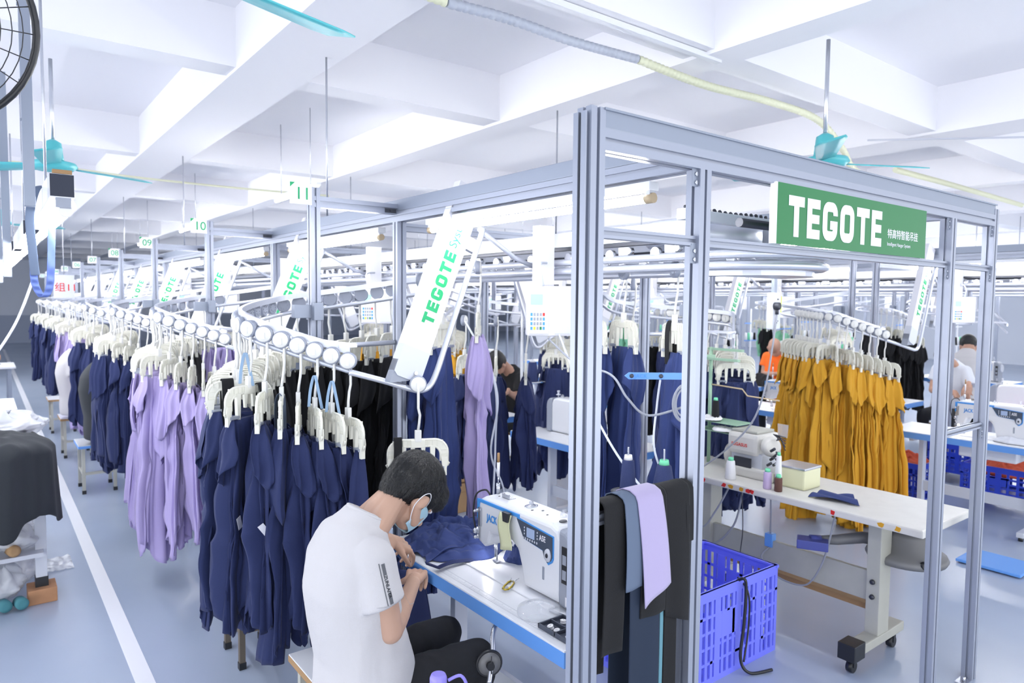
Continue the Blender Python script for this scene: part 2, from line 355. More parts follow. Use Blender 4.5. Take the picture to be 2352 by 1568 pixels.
    def disk(mb):
        pts = [(ox+XM+0.26*math.cos(PI+PI*i/12), 1.72+0.26*math.sin(PI+PI*i/12)) for i in range(13)]
        mb.prism(pts, ((1,0,0),(0,1,0)), (0,0,0.02), off=(0,0,1.985))
    P(disk, 'turn_plate', M['tube_steel'])
    def drum(mb):
        mb.lathe([(0.24,0),(0.25,0.01),(0.25,0.10),(0.24,0.11)], (ox+XM+0.0, 1.95, 2.12), n=32)
    P(drum, 'turn_wheel', M['tube_steel'])
    P(lambda mb: (mb.box((ox+2.0, 1.6, 2.175), (ox+3.0, 1.64, 2.215), 0.004)), 'drive_bar', M['white'])
    # trolley blocks and wheels along the rails
    rnd = random.Random(int(ox*10)+5)
    def trolleys(mb):
        y = 1.9
        while y < yend-0.2 and y < 6.5:
            for x in (2.30, 2.83):
                mb = MB(); mb.box((ox+x-0.02, y-0.03, 2.075), (ox+x+0.02, y+0.03, 2.12), 0.004); mb.mi = 1
                mb.cyl((ox+x-0.045, y+0.06, 2.085), (ox+x-0.02, y+0.06, 2.085), 0.024, 14); mb.cyl((ox+x-0.045, y-0.055, 2.10), (ox+x-0.02, y-0.055, 2.10), 0.014, 10); mb.build('trolley', [M['light_grey'], M['steel']], t)
            y += 0.19 + rnd.random()*0.12
    trolleys(None)
    def chain(mb):
        x = ox+2.1
        for i in range(44):
            mb.ball((x, 1.68+0.01*(i % 2), 2.235 + 0.003*math.sin(i*0.3)), 0.0075, (1.3, 0.8, 0.9), 6); x += 0.0175
    if front: P(chain, 'drive_chain', M['dark_steel'])
    if front: P(lambda mb: (mb.cyl((ox+2.12, 1.46, 2.16), (ox+3.0, 1.46, 2.16), 0.016)), 'drive_shaft', M['dark_steel'])
    # threaded rods up to the ceiling
    for k in range(0, n, 2):
        for x in (1.66, 3.47):
            P(lambda mb: mb.cyl((ox+x, Y1+S*k+0.9, 2.36), (ox+x, Y1+S*k+0.9, 3.32), 0.006, 6), 'threaded_rod', M['steel'])
    return t
L1 = conveyor_line(0, 10, True, 'silver aluminium conveyor frame carrying the green sign and the number plates 11 to 02')
L2 = conveyor_line(5.0, 8, True, 'second silver conveyor frame beyond the mustard garments, right of the nearest one')
L3 = conveyor_line(10.0, 6, False, 'silver conveyor frame in the far right background with white lamps')

# green maker's sign
sg = thing('brand_sign', (2.55, Y0, 2.155), 'green sign board with white block letters mounted on the front frame', 'sign')
mb = MB(); mb.box((2.011, Y0-0.006, 2.068), (3.105, Y0-0.002, 2.262)); mb.build('board', M['green'], sg)
mb = MB(); mb.box((1.997, Y0-0.006, 2.068), (2.011, Y0+0.012, 2.262)); mb.build('edge_strip', M['white'], sg, label='white end strip of the board')
poly, wtot = tegote(0.25, 0.15, 0.78)
kx = 0.64/wtot; 
place2d([[(q[0]*kx/0.132, q[1]) for q in p] for p in poly], (2.075, Y0-0.0065, 2.095), (1,0,0), (0,0,1), 0.132, 0.0008, 'lettering', M['signwhite'], sg)
words('特高特智能吊挂', 0.038, (2.765, Y0-0.0065, 2.135), (1,0,0), (0,0,1), M['signwhite'], sg, bold=0.0004)
words('Intelligent Hanger System', 0.0195, (2.765, Y0-0.0065, 2.103), (1,0,0), (0,0,1), M['signwhite'], sg)

# numbered station plates
def plate(k, num):
    y = Y1+S*k-0.03; r = thing('station_sign', (1.155, y, 2.345), 'white plate reading %s in green on its conveyor post, plate %s' % (num, PLN[k]), 'sign', 'station number plates')
    x0, x1, z0, z1 = 1.10, 1.20, 2.30, 2.395
    mb = MB(); mb.box((x0, y-0.002, z0), (x1, y+0.002, z1)); mb.build('plate', M['signwhite'], r)
    words(num, 0.078, (x0+0.02, y-0.003, z0+0.022), (1,0,0), (0,0,1), M['green2'], r, spacing=0.95)
    if k < 4:
        mb = MB(); mb.prism([(0,0),(0.022,0),(0,-0.022)], ((1,0,0),(0,0,1)), (0,-0.001,0), off=(x0, y-0.002, z1)); mb.build('corner_mark', M['green2'], r)
for k in range(10): plate(k, '%02d' % (11-k))

# fluorescent lamps under the side beams
def lamp(x, y0, y1, z, lab, group, detail=True):
    r = thing('fluorescent_lamp', (x, (y0+y1)/2, z), lab, 'lamp', group)
    mb = MB(); mb.box((x-0.022, y0, z), (x+0.022, y1, z+0.028), 0.003); mb.build('housing', M['white'], r)
    mb = MB(); mb.cyl((x, y0+0.03, z-0.022), (x, y1-0.03, z-0.022), 0.014, 10); mb.build('tube', M['lamp'], r)
    if detail:
        for a, b in ((y0, y0+0.03), (y1-0.03, y1)):
            mb = MB(); mb.cyl((x, a, z-0.022), (x, b, z-0.022), 0.016, 14); mb.build('end_cap', M['cap'], r)
            mb = MB(); mb.box((x-0.012, (a+b)/2-0.008, z-0.022), (x+0.012, (a+b)/2+0.008, z+0.002)); mb.build('socket', M['light_grey'], r)
    return r
STN = ['11','10','09','08','07','06','05','04','03','02']
for k in range(10):
    y = S*k
    lamp(1.66, 1.45+y, 2.80+y, 2.222, 'white fluorescent lamp under the side beam just in front of the post of plate %s' % PLN[k], 'lamps along the numbered side', k < 3)
for k in range(5):
    lamp(2*XM-1.66, 1.45+S*k, 2.80+S*k, 2.222, 'fluorescent lamp on the right side beam of the sign frame, %s from the front' % nth(k), 'lamps on the right side of the sign frame', k < 2)
for k in range(6):
    lamp(5.0+1.66, 1.45+S*k, 2.80+S*k, 2.222, 'fluorescent lamp on the left beam of the second conveyor line, %s from the front' % nth(k), 'lamps of the second line left', False)
    lamp(5.0+3.47, 1.45+S*k, 2.80+S*k, 2.222, 'fluorescent lamp on the right beam of the second conveyor line, %s from the front' % nth(k), 'lamps of the second line right', False)
for k in range(6):
    lamp(10.0+1.66, 1.45+S*k, 2.80+S*k, 2.222, 'fluorescent lamp on the left beam of the farthest right line, %s from the front' % nth(k), 'lamps of the far line', False)

# bare battens hung high between the lines; unseen leftmost row added to light the ceiling
for j, (x, y) in enumerate(((2.5, 6.2), (2.5, 10.6), (2.5, 14.2), (2.5, 17.8), (7.5, 8.5), (7.5, 12.1), (7.5, 15.7), (12.6, 6.0), (12.6, 9.6), (12.6, 13.2), (16.5, 6), (16.5, 10), (16.5, 14), (-3.0, 9), (-3.0, 13), (-3.0, 17))):
    r = lamp(x, y, y+1.2, 2.92, 'bare ceiling batten lamp hung high, %s of its kind counting from the left rear' % nth(j), 'high batten lamps', False)
    
    for yy in (y+0.2, y+1.0): mb = MB(); mb.cyl((x, yy, 2.94), (x, yy, 3.66), 0.004, 6); mb.build('suspension_wire', M['steel'], r)
# bright rows of further conveyor lines at the far right
for j, x in enumerate((13.4, 15.6, 18.0, 20.5)):
    r = thing('conveyor_frame', (x, 6, 0), 'distant white conveyor frame on the right, %s beyond the third line' % nth(j), 'conveyor frame')
    mb = MB(); mb.box((x-0.03, 3.0, 2.27), (x+0.03, 27, 2.36)); mb.build('side_beam', M['white'], r)
    for k in range(13):
        mb = MB(); mb.box((x-0.025, 3.09+S*k-0.025, 0), (x+0.025, 3.09+S*k+0.025, 2.27)); mb.build('post', M['alu'], r)
        if k % 2 == 0: mb = MB(); mb.box((x+0.3, 3.4+S*k, 1.7), (x+0.42, 3.5+S*k, 2.27)); mb.build('cable_trunk', M['signwhite'], r)
    for k in range(12): lamp(x, 3.4+S*k, 4.75+S*k, 2.2, 'fluorescent lamp on the %s distant frame at far right, %s along it' % (nth(j), nth(k)), 'lamps of the distant frames', False)
# ceiling fans
def fan(x, y, z, ztop, a0, lab, R=0.6):
    r = thing('ceiling_fan', (x, y, z), lab, 'ceiling fan', 'teal ceiling fans')
    mb = MB(); mb.cyl((x, y, z+0.06), (x, y, ztop), 0.011, 10); mb.build('down_rod', M['steel'], r)
    mb = MB(); mb.lathe([(0.012,0.13),(0.045,0.11),(0.055,0.02),(0.06,0.0)][::-1], (x, y, z), n=20); mb.build('canopy', M['teal'], r)
    mb = MB(); mb.lathe([(0.03,-0.05),(0.10,-0.045),(0.13,-0.02),(0.12,0.0),(0.05,0.01)], (x, y, z-0.01), n=24); mb.build('motor', M['teal'], r)
    for i in range(3):
        a = a0 + i*2*PI/3; ca, sa = math.cos(a), math.sin(a); mb = MB()
        def f(u, v):
            L = 0.12 + (R-0.12)*v; w = (0.045 + 0.03*v)*(1 if v < 0.95 else 0.8); q = (u-0.5)*2*w; zz = z-0.03 + q*0.25
            return Vector((x + ca*L - sa*q, y + sa*L + ca*q, zz))
        g = mb.grid(f, 4, 10); 
        me = baked(mb, [('SOLIDIFY', dict(thickness=0.005))], M['teal'], 'blade'); me.transform(Matrix.Translation(-r.location)); linkmesh('blade', me, r)
    return r
fan(3.70, 2.02, 2.68, 3.31, -0.5, 'teal ceiling fan on a long rod above the green sign')
fan(0.375, 5.1, 2.70, 3.31, 0.4, 'teal ceiling fan nearest the left edge, behind the hanging lamp')
fan(0.295, 1.81, 2.70, 3.31, 0.323, 'teal ceiling fan overhead, its blade cut by the top edge', 0.62)
fan(0.16, 9.0, 2.66, 3.31, 0.2, 'distant teal ceiling fan beside the left pole')
fan(0.10, 12.5, 2.62, 3.31, 0.9, 'farthest teal ceiling fan at the left edge')

# corrugated conduits below the ceiling
def conduit(pts, r, m_, lab, ribs=True):
    P = bez(pts, 14); mb = MB(); 
    if ribs:
        Q = []; L = 0
        for i in range(len(P)-1):
            d = (P[i+1]-P[i]).length; n = max(1, int(d/0.008))
            for j in range(n): Q.append(P[i].lerp(P[i+1], j/n))
        mb.tube(Q, [r*(1.0 if (i//2) % 2 else 0.84) for i in range(len(Q))], 8)
    else: mb.tube(P, r, 8)
    o = mb.build('cable_conduit', m_); return tag(o, lab, 'conduit')
conduit([(0.9,2.78,3.27),(1.75,2.80,3.25)], 0.024, M['conduit'], 'cream corrugated conduit stub at the top edge of the ceiling')
conduit([(1.75,2.80,3.25),(2.1,2.79,3.26),(2.5,2.77,3.24),(3.0,2.76,3.25)], 0.026, M['conduit2'], 'grey corrugated conduit sagging along the ceiling beam')
conduit([(3.0,2.76,3.25),(3.6,2.75,3.22),(4.3,2.74,3.24),(4.9,2.74,3.22),(5.3,2.76,3.08),(5.6,2.8,2.95),(6.2,2.85,2.93),(7.5,2.85,2.93)], 0.026, M['conduit'], 'cream corrugated conduit dropping from the beam near the fan')
conduit([(7.2,3.2,3.2),(8.5,3.2,3.2),(11,3.25,3.2)], 0.03, M['conduit'], 'cream conduit continuing along the beam at the right edge')
conduit([(-2,8.6,3.2),(0.4,8.65,3.22),(1.4,8.7,3.2),(2.4,8.6,3.18),(3.6,8.6,3.2)], 0.012, M['conduit'], 'thin cream cable run under the ceiling behind plate 11', False)
# surface pipe on the right of the ceiling
mb = MB(); mb.tube([(6.0,2.9,3.26),(6.9,2.0,3.26),(6.9,1.95,3.25),(6.9,1.95,2.7)], 0.008, 8); tag(mb.build('wire_duct', M['light_grey']), 'thin white wire duct running across the ceiling bay at right', 'duct')
mb = MB(); mb.box((1.9, 2.56, 3.285), (3.5, 2.60, 3.315)); tag(mb.build('wire_duct', M['white']), 'straight white wire duct fixed along the beam over the grey conduit', 'duct')
# hanging poles and lamp row at the left
def pole(x, y, zb, w, lab):
    mb = MB(); mb.box((x-w/2, y-w/2, zb), (x+w/2, y+w/2, 3.31), 0.002)
    for z in (2.5, 2.9, 3.05): mb.box((x-w/2-0.004, y-0.008, z), (x-w/2+0.002, y+0.008, z+0.008))
    return tag(mb.build('drop_pole', M['alu2']), lab, 'pole', 'drop poles of the left lamp row')
pole(0.150, 3.05, 2.20, 0.034, 'thick grey square drop pole near the left edge of the view')
pole(0.145, 5.6, 2.0, 0.044, 'pale drop pole farther back at the left edge')
pole(0.15, 8.2, 2.0, 0.05, 'far pale drop pole of the left lamp row')
def trough(y0, y1, lab, near=False):
    x, z = 0.245, 2.235; r = thing('trough_lamp', (x, y0, z), lab, 'lamp', 'trough lamps hung in a row on the left')
    w = 0.038
    mb = MB(); mb.box((x-w, y0, z), (x+w, y1, z+0.085), 0.002); mb.build('housing', M['white'], r)
    mb = MB(); mb.cyl((x, (y0+y1)/2, z+0.08), (x, (y0+y1)/2, HC+0.01), 0.006, 6); mb.build('suspension_rod', M['steel'], r)
    mb = MB(); mb.box((x-w+0.001, y0-0.003, z+0.004), (x+w-0.001, y0+0.001, z+0.083)); mb.build('end_plate', M['darknavy'], r, label='dark navy end plate')
    if near:
        mb = MB(); mb.box((x-w+0.01, y0+0.0, z+0.086), (x+w-0.006, y0+0.03, z+0.1)); mb.build('top_clip', M['wood'], r)
        mb = MB(); mb.box((x-0.02, y0+0.005, z-0.035), (x+0.028, y0+0.03, z)); mb.build('lamp_holder', M['grey_plastic'], r)
    mb = MB(); mb.cyl((x+0.012, y0+0.02, z-0.045), (x+0.012, y0+0.035, z-0.045), 0.022, 18); mb.build('end_cap', M['steel'], r)
    mb = MB(); mb.cyl((x+0.012, y0+0.035, z-0.045), (x+0.012, y1-0.05, z-0.045), 0.019, 12); mb.build('tube', M['lamp'], r)
    mb = MB(); mb.prism([(-w-0.012,-0.028),(-w,0),(w,0),(w+0.012,-0.028),(w+0.006,-0.028),(w-0.004,-0.003),(-w+0.004,-0.003),(-w-0.006,-0.028)], ((1,0,0),(0,0,1)), (0,y1-y0-0.06,0), off=(x, y0+0.05, z)); mb.build('reflector', M['white'], r)
for i in range(8):
    y = 3.0 + 1.95*i; trough(y, y+1.5, 'boxy trough lamp in the left lamp row, %s from the camera' % nth(i), i == 0)
# blue fabric straps tied round the first lamp
def ribbon(pts, w, m_, name, lab, cat='strap', th=0.002, axis=(1,0,0), fold=0.0):
    P = bez(pts, 10); mb = MB(); A = Vector(axis); n = len(P)
    def f(u, v):
        i = min(int(v*(n-1)+0.5), n-1); return P[i] + A*(u-0.5)*w + Vector((0, -fold*math.sin(i*1.3)*math.sin(u*PI), 0))
    mb.grid(f, 5, n); me = baked(mb, [('SOLIDIFY', dict(thickness=th)), ('SUBSURF', dict(levels=1))], m_, name)
    o = linkmesh(name, me); return tag(o, lab, cat)
ribbon([(0.215,3.40,2.325),(0.185,3.36,2.30),(0.162,3.33,2.2),(0.165,3.31,2.07),(0.172,3.30,1.96)], 0.038, M['slate'], 'fabric_strap', 'dark navy fabric strap draped over the near trough lamp', axis=(0.8,-0.6,0))
ribbon([(0.172,3.32,2.04),(0.168,3.31,1.98),(0.172,3.30,1.92),(0.195,3.29,1.875),(0.216,3.28,1.91),(0.224,3.28,2.0),(0.235,3.30,2.24)], 0.028, mat('strap_blue', (92,112,176), 0.75), 'fabric_strap', 'blue looped fabric strap hanging below the near trough lamp', axis=(0.93,-0.35,0), fold=0.006)
# sign with red 11 hanging by the lamps
pl = thing('hanging_plate', (0.75, 9.4, 1.95), 'small hanging plate with red 11 seen through the blue strap', 'sign')
mb = MB(); mb.box((0.66, 9.39, 1.86), (0.86, 9.41, 2.12)); mb.build('plate', M['light_grey'], pl); mb = MB(); mb.cyl((0.76,9.4,2.11),(0.76,9.4,3.68),0.004,6); mb.build('cord', M['steel'], pl); words('组11', 0.11, (0.665, 9.387, 1.94), (1,0,0), (0,0,1), M['red'], pl)
mb = MB(); mb.tube(bez([(0.20,3.9,1.97),(0.12,3.85,1.75),(0.0,3.8,1.55),(-0.15,3.75,1.35)], 8), 0.006, 8); tag(mb.build('power_cable', M['wirew']), 'white power cable hanging down from the left lamp row', 'cable')
# wire fan cage at the upper left corner
cg = thing('industrial_fan', (-0.146, 2.63, 2.68), 'black wire cage fan cut off by the upper left corner', 'fan')
c0 = Vector((-0.146, 2.63, 2.68)); vd = Vector((0.12, -0.95, -0.3)).normalized(); U_ = vd.orthogonal().normalized(); W_ = vd.cross(U_)
def ring(mb, R, off, r, n=48): mb.tube([c0 + vd*off + (U_*math.cos(2*PI*i/n)+W_*math.sin(2*PI*i/n))*R for i in range(n)], r, 8, closed=True)
mb = MB(); ring(mb, 0.31, 0, 0.011); mb.build('cage_rim', M['black'], cg)
mb = MB()
for i in range(9): ring(mb, 0.06+0.03*i, 0.09*(1-(i/9)**2), 0.0016, 40)
for i in range(24):
    a = 2*PI*i/24; d = U_*math.cos(a)+W_*math.sin(a)
    mb.tube([c0 + vd*0.09*(1-q*q) + d*(0.05+0.26*q) for q in (0, .25, .5, .75, 1)], 0.0018, 5)
mb.build('wire_grille', M['black'], cg)
mb = MB()
for i in range(3):
    a = i*2*PI/3
    mb.grid(lambda u, v: c0 + (U_*math.cos(a+(u-0.5)*0.9*(0.5+v*0.5))+W_*math.sin(a+(u-0.5)*0.9*(0.5+v*0.5)))*(0.05+0.15*v) + vd*(0.03*(u-0.5)), 6, 6)
me = baked(mb, [('SOLIDIFY', dict(thickness=0.004))], M['alu2'], 'blade'); me.transform(Matrix.Translation(-c0)); linkmesh('blade', me, cg)
mb = MB(); mb.lathe([(0.02,0),(0.06,0.01),(0.06,0.06),(0.03,0.08)], c0 - vd*0.05, vd); mb.build('hub', M['black'], cg)
mb = MB(); mb.cyl(c0 - vd*0.03, c0 - vd*0.03 + Vector((-0.0,0.0,0.66)), 0.012); mb.build('mount_rod', M['black'], cg)
# ---------------------------------------------------------------- hangers and garments
def hanger_parts():
    out = {}
    mb = MB(); mb.lathe([(0.033,-0.012),(0.0365,-0.010),(0.0365,0.010),(0.034,0.012)], (0,0.004,0), (0,1,0), 20)
    for i in range(8):
        a = 2*PI*i/8; mb.box((0.02*math.cos(a)-0.0025, 0.0155, 0.02*math.sin(a)-0.0025), (0.02*math.cos(a)+0.0025, 0.018, 0.02*math.sin(a)+0.0025))
    out['roller'] = mb.mesh('roller', mat('roller_grey', (150,156,172), 0.4))
    mb = MB(); mb.lathe([(0.031,0),(0.032,-0.003),(0.029,-0.006),(0.008,-0.007)], (0,-0.0075,0), (0,1,0), 20); mb.box((-0.007,-0.018,-0.02),(0.007,-0.008,0.008), 0.002)
    out['roller_face'] = mb.mesh('roller_face', M['disc'])
    mb = MB(); mb.tube([(0,-0.012,0.0),(0,-0.012,-0.03),(0.0,-0.012,-0.10),(0.007,-0.009,-0.13),(0.004,-0.003,-0.17),(0,0,-0.20)], [0.0065,0.006,0.0055,0.0055,0.0055,0.006], 8)
    mb.box((-0.014,-0.009,-0.245),(0.014,0.009,-0.195), 0.003); out['stem'] = mb.mesh('stem', M['disc'])
    # arched body
    def outline(hw, top, r, bot, n=6):
        p = [(-hw, bot)]
        p += [(-hw + r - r*math.cos(PI/2*i/n), top - r + r*math.sin(PI/2*i/n)) for i in range(n+1)]
        p += [(hw - r + r*math.sin(PI/2*i/n), top - r + r*math.cos(PI/2*i/n)) for i in range(n+1)]
        return p + [(hw, bot)]
    o = outline(0.125, -0.238, 0.055, -0.33); i_ = outline(0.098, -0.264, 0.038, -0.33)
    mb = MB(); 
    mb.prism(o + i_[::-1], ((1,0,0),(0,0,1)), (0,0.007,0), off=(0,-0.0035,0))
    # rims
    for q in (outline(0.1265, -0.2365, 0.056, -0.335), outline(0.097, -0.2645, 0.038, -0.33)):
        mb.tube([(x, 0, z) for x, z in q], 0.0055, 6)
    for a in range(-5, 6):
        x = a*0.021
        mb.box((x-0.0014,-0.007,-0.262),(x+0.0014,0.007,-0.240))
    for s in (-1, 1):
        mb.prism([(s*0.125,-0.31),(s*0.129,-0.335),(s*0.122,-0.36),(s*0.122,-0.392),(s*0.106,-0.392),(s*0.103,-0.35),(s*0.098,-0.31)], ((1,0,0),(0,0,1)), (0,0.018,0), off=(0,-0.009,0))
        for z in (-0.28,-0.30,-0.32): mb.box((s*0.098,-0.006,z-0.0015),(s*0.125,0.006,z+0.0015))
        mb.tube([(s*0.126,0,-0.335),(s*0.133,0,-0.34),(s*0.126,0,-0.352)], 0.004, 6)
    mb.box((-0.03,-0.008,-0.27),(0.03,0.008,-0.236), 0.003)
    out['hanger_body'] = mb.mesh('hanger_body', M['cream'])
    mb = MB()
    for x, b in ((-0.062,-0.36),(0.062,-0.36)):
        mb.prism([(x-0.011,-0.262),(x+0.011,-0.262),(x+0.007,b),(x+0.004,b-0.014),(x-0.006,b-0.014),(x-0.007,b)], ((1,0,0),(0,0,1)), (0,0.016,0), off=(0,-0.008,0))
    for x in (-0.022, 0.022):
        mb.prism([(x-0.009,-0.266),(x+0.009,-0.266),(x+0.005,-0.325),(x-0.005,-0.325)], ((1,0,0),(0,0,1)), (0,0.012,0), off=(0,-0.006,0))
    out['finger'] = mb.mesh('finger', M['cream'])
    mb = MB()
    for s in (-1, 1): mb.box((s*0.06,-0.011,-0.366),(s*0.112,0.011,-0.352), 0.003)
    out['clip'] = mb.mesh('clip', M['grey_plastic'])
    return out
HP = hanger_parts()
PROTO = {}
def hanger_proto():
    r = thing('garment_hanger', (0,0,-5), None, 'hanger')
    ro = linkmesh('roller', HP['roller'], r); linkmesh('roller_face', HP['roller_face'], ro, ); linkmesh('stem', HP['stem'], r)
    hb = linkmesh('hanger_body', HP['hanger_body'], r); linkmesh('finger', HP['finger'], hb); linkmesh('clip', HP['clip'], hb)
    return r
HSEEN = [0]
def hanger(loc, lane_yaw, body_yaw, lab, group, simple=False, tilt=(0,0)):
    if simple:
        if 'h' not in PROTO:
            bm = bmesh.new(); mats_ = [M['light_grey'], M['disc'], M['cream'], M['grey_plastic']]; idx = {'roller':0,'roller_face':1,'stem':1,'hanger_body':2,'finger':2,'clip':3}
            for k, me in HP.items():
                n0 = len(bm.faces); bm.from_mesh(me); bm.faces.ensure_lookup_table()
                for f in bm.faces[n0:]: f.material_index = idx[k]
            me = bpy.data.meshes.new('garment_hanger'); bm.to_mesh(me); bm.free()
            for m_ in mats_: me.materials.append(m_)
            PROTO['h'] = me
        r = linkmesh('garment_hanger', PROTO['h'], None, loc, (tilt[0], tilt[1], body_yaw)); return tag(r, lab, 'hanger', group)
    if 'p' not in PROTO: PROTO['p'] = hanger_proto(); r = PROTO['p']; r.location = loc; r['label'] = lab; r['group'] = group
    else: r = dup(PROTO['p'], loc, None, lab, group)
    r.rotation_euler = (tilt[0], tilt[1], body_yaw)
    for c in r.children:
        if c.name.startswith('roller'): c.rotation_euler = (0, 0, lane_yaw - body_yaw)
    return r
def flap(mb, rnd, p, out, L, w0, w1, point, ph, depth=0.03, lean=0.0):
    """a panel of cloth gathered at the top that widens and ends in a point"""
    o = Vector(out).normalized(); side = Vector((0,0,1)).cross(o).normalized(); P = Vector(p)
    def f(u, v):
        q = 2*u-1; w = w0 + (w1-w0)*math.sin(min(1, v*1.15)*PI/2)**0.8
        w *= (1 - 0.25*v*v); z = -L*v - point*(1-abs(q-0.3*math.sin(ph)))*v**2.5 + 0.03*L*abs(q)
        fold = (0.35+0.65*v)*(0.020*(1-2*abs(math.sin(2.2*q+ph))) + 0.007*(1-2*abs(math.sin(5.2*q+ph*2+1.5*v))))
        oo = depth*(1-abs(q)**1.5)*(0.3+0.7*math.sin(min(1,v*1.6)*PI/2)) + fold + lean*v + 0.006*math.sin(9*v+ph)*v
        return P + side*(q*w + 0.02*math.sin(3*v+ph)*v) + o*oo + Vector((0,0,z))
    mb.grid(f, 26, 26)
def garment_mesh(seed, m_, L=0.82, wt=0.10, wb=0.13, tb=0.045, hem=0.16, flaps=5, name='garment_cloth', nu=96, nv=46, amp=1.0, long=0.0):
    rnd = random.Random(seed); ph = [rnd.random()*6.28 for _ in range(12)]; sway = (rnd.random()-0.5)*0.08; sw2 = (rnd.random()-0.5)*0.05
    b1 = 0.3+rnd.random()*0.3
    def ridge(x): return 1-2*abs(math.sin(x))**0.8
    def f(u, v):
        a = 2*PI*u; z = -L*v; s = 1/(1+math.exp(-(v-0.22)*10))
        hw = wt*0.92 + (wb-wt*0.92)*s - 0.018*math.exp(-((v-b1)/0.07)**2)
        ht = 0.012 + (tb-0.012)*(1-math.exp(-v*5))
        ca, sa = math.cos(a), math.sin(a)
        x = hw*math.copysign(abs(ca)**0.75, ca); y = ht*sa
        fa = amp*(0.12+0.88*min(1, v*2.0)); w_ = 0.5*math.sin(v*3+ph[2])
        fo = fa*(0.016*ridge(2.5*a+ph[3]+0.8*w_) + 0.012*ridge(4.5*a+ph[4]-1.1*w_) + 0.006*ridge(8*a+ph[5]+2*w_))
        fo += 0.010*noise.noise(Vector((x*10+seed, y*16, z*5)))*min(1, v*3)*amp
        dz = 0.010*amp*ridge(z*16 + 2.2*math.sin(a+ph[7]))*math.exp(-((v-0.4-0.3*math.sin(ph[8]))/0.16)**2)
        x += (fo+dz)*ca*1.1; y += fo*sa*2.0 + fo*0.7 + dz*sa
        x += sway*v*v + 0.015*math.sin(5*v+ph[9])*v; y += sw2*v*v
        h = hem*(0.6*ridge(a+ph[10]) + 0.4*ridge(1.5*a+ph[11]))*max(0, (v-0.5)/0.5)**1.6
        return Vector((x, y, z + h*0.6))
    mb = MB(); V = mb.grid(f, nu, nv, closed_u=True)
    try: mb.bm.faces.new(list(reversed(V[0])))
    except ValueError: pass
    for i in range(flaps):
        r = rnd.random
        if i < 2: s = (-1, 1)[i]; flap(mb, rnd, (s*wt*0.95, 0, 0.0), (s, r()*1.2-0.6, 0), 0.15+0.16*r(), 0.02, 0.055+0.03*r(), 0.05+0.05*r(), r()*6, 0.035, 0.03)
        elif i < 4: s = (-1, 1)[i-2]; flap(mb, rnd, ((r()-0.5)*wt, s*0.02, -0.01), ((r()-0.5)*0.9, s, 0), 0.22+0.25*r(), 0.03, 0.07+0.03*r(), 0.08, r()*6, 0.03, 0.02)
        else: s = rnd.choice((-1, 1)); flap(mb, rnd, ((r()-0.5)*wt*1.5, s*0.035, -0.15-0.2*r()), ((r()-0.5)*1.2, s, 0), L*(0.45+0.25*r()), 0.03, 0.085, 0.12, r()*6, 0.035, 0.02)
    return baked(mb, [('SOLIDIFY', dict(thickness=0.0025))], m_, name)
GM = {}
for c, n in (('navy', 7), ('lav', 5), ('yel', 6), ('blk', 3), ('navy2', 3), ('mint', 2)):
    for i in range(n):
        kw = dict(L=0.80+0.05*(i % 3), flaps=7, wb=0.15, tb=0.05)
        if c == 'lav': kw = dict(L=0.88+0.06*(i % 3), wb=0.125, hem=0.26, flaps=4)
        if c == 'yel': kw = dict(L=1.26+0.04*(i % 3), wb=0.14, hem=0.08, wt=0.10, flaps=9)
        if c == 'mint': kw = dict(L=0.5, wb=0.1, hem=0.02, flaps=0)
        if c == 'blk': kw = dict(L=0.98, wb=0.14, hem=0.06, flaps=2, wt=0.1)
        if c == 'navy2': kw = dict(L=1.05, wb=0.13, hem=0.05, flaps=1, wt=0.09, tb=0.05)
        GM[c, i] = garment_mesh(100*len(c)+i*7+ord(c[0]), M[c], **kw)
CNAME = dict(navy='navy blue', lav='lavender', yel='mustard yellow', blk='black', navy2='dark blue', mint='mint green')
def garment(loc, yaw, c, i, lab, group, tilt=(0,0), sc=1.0):
    n = len([1 for q in GM if q[0] == c])
    o = linkmesh('hanging_garment', GM[c, i % n], None, loc, (tilt[0], tilt[1], yaw)); o.scale = (1, 1, sc)
    return tag(o, lab, 'garment', group)

LANE = bez([(1.98,3.33,1.965),(1.65,3.53,1.90),(1.32,3.73,1.845),(1.12,3.60,1.815),(0.98,3.38,1.795),(0.88,3.14,1.775),(0.87,2.95,1.755),(1.0,2.84,1.70),(1.21,2.69,1.62)], 12)
ACC = [0]
for i in range(1, len(LANE)): ACC.append(ACC[-1] + (LANE[i]-LANE[i-1]).length)
def lane_at(s):
    """s measured back from the low end of the storage rail"""
    t = max(0, ACC[-1]-s); i = 1
    while i < len(ACC)-1 and ACC[i] < t: i += 1
    q = (t-ACC[i-1])/(ACC[i]-ACC[i-1]); d = (LANE[i]-LANE[i-1]).normalized()
    return LANE[i-1].lerp(LANE[i], q), d
DX = [0.0]
def spot(ox, mir, k, s):
    p, d = lane_at(s); p = p + Vector((DX[0], 0, 0)); x = line_x(ox, mir, p.x); dx = -d.x if mir else d.x
    return Vector((x, p.y + S*k, p.z)), math.atan2(d.y, dx)
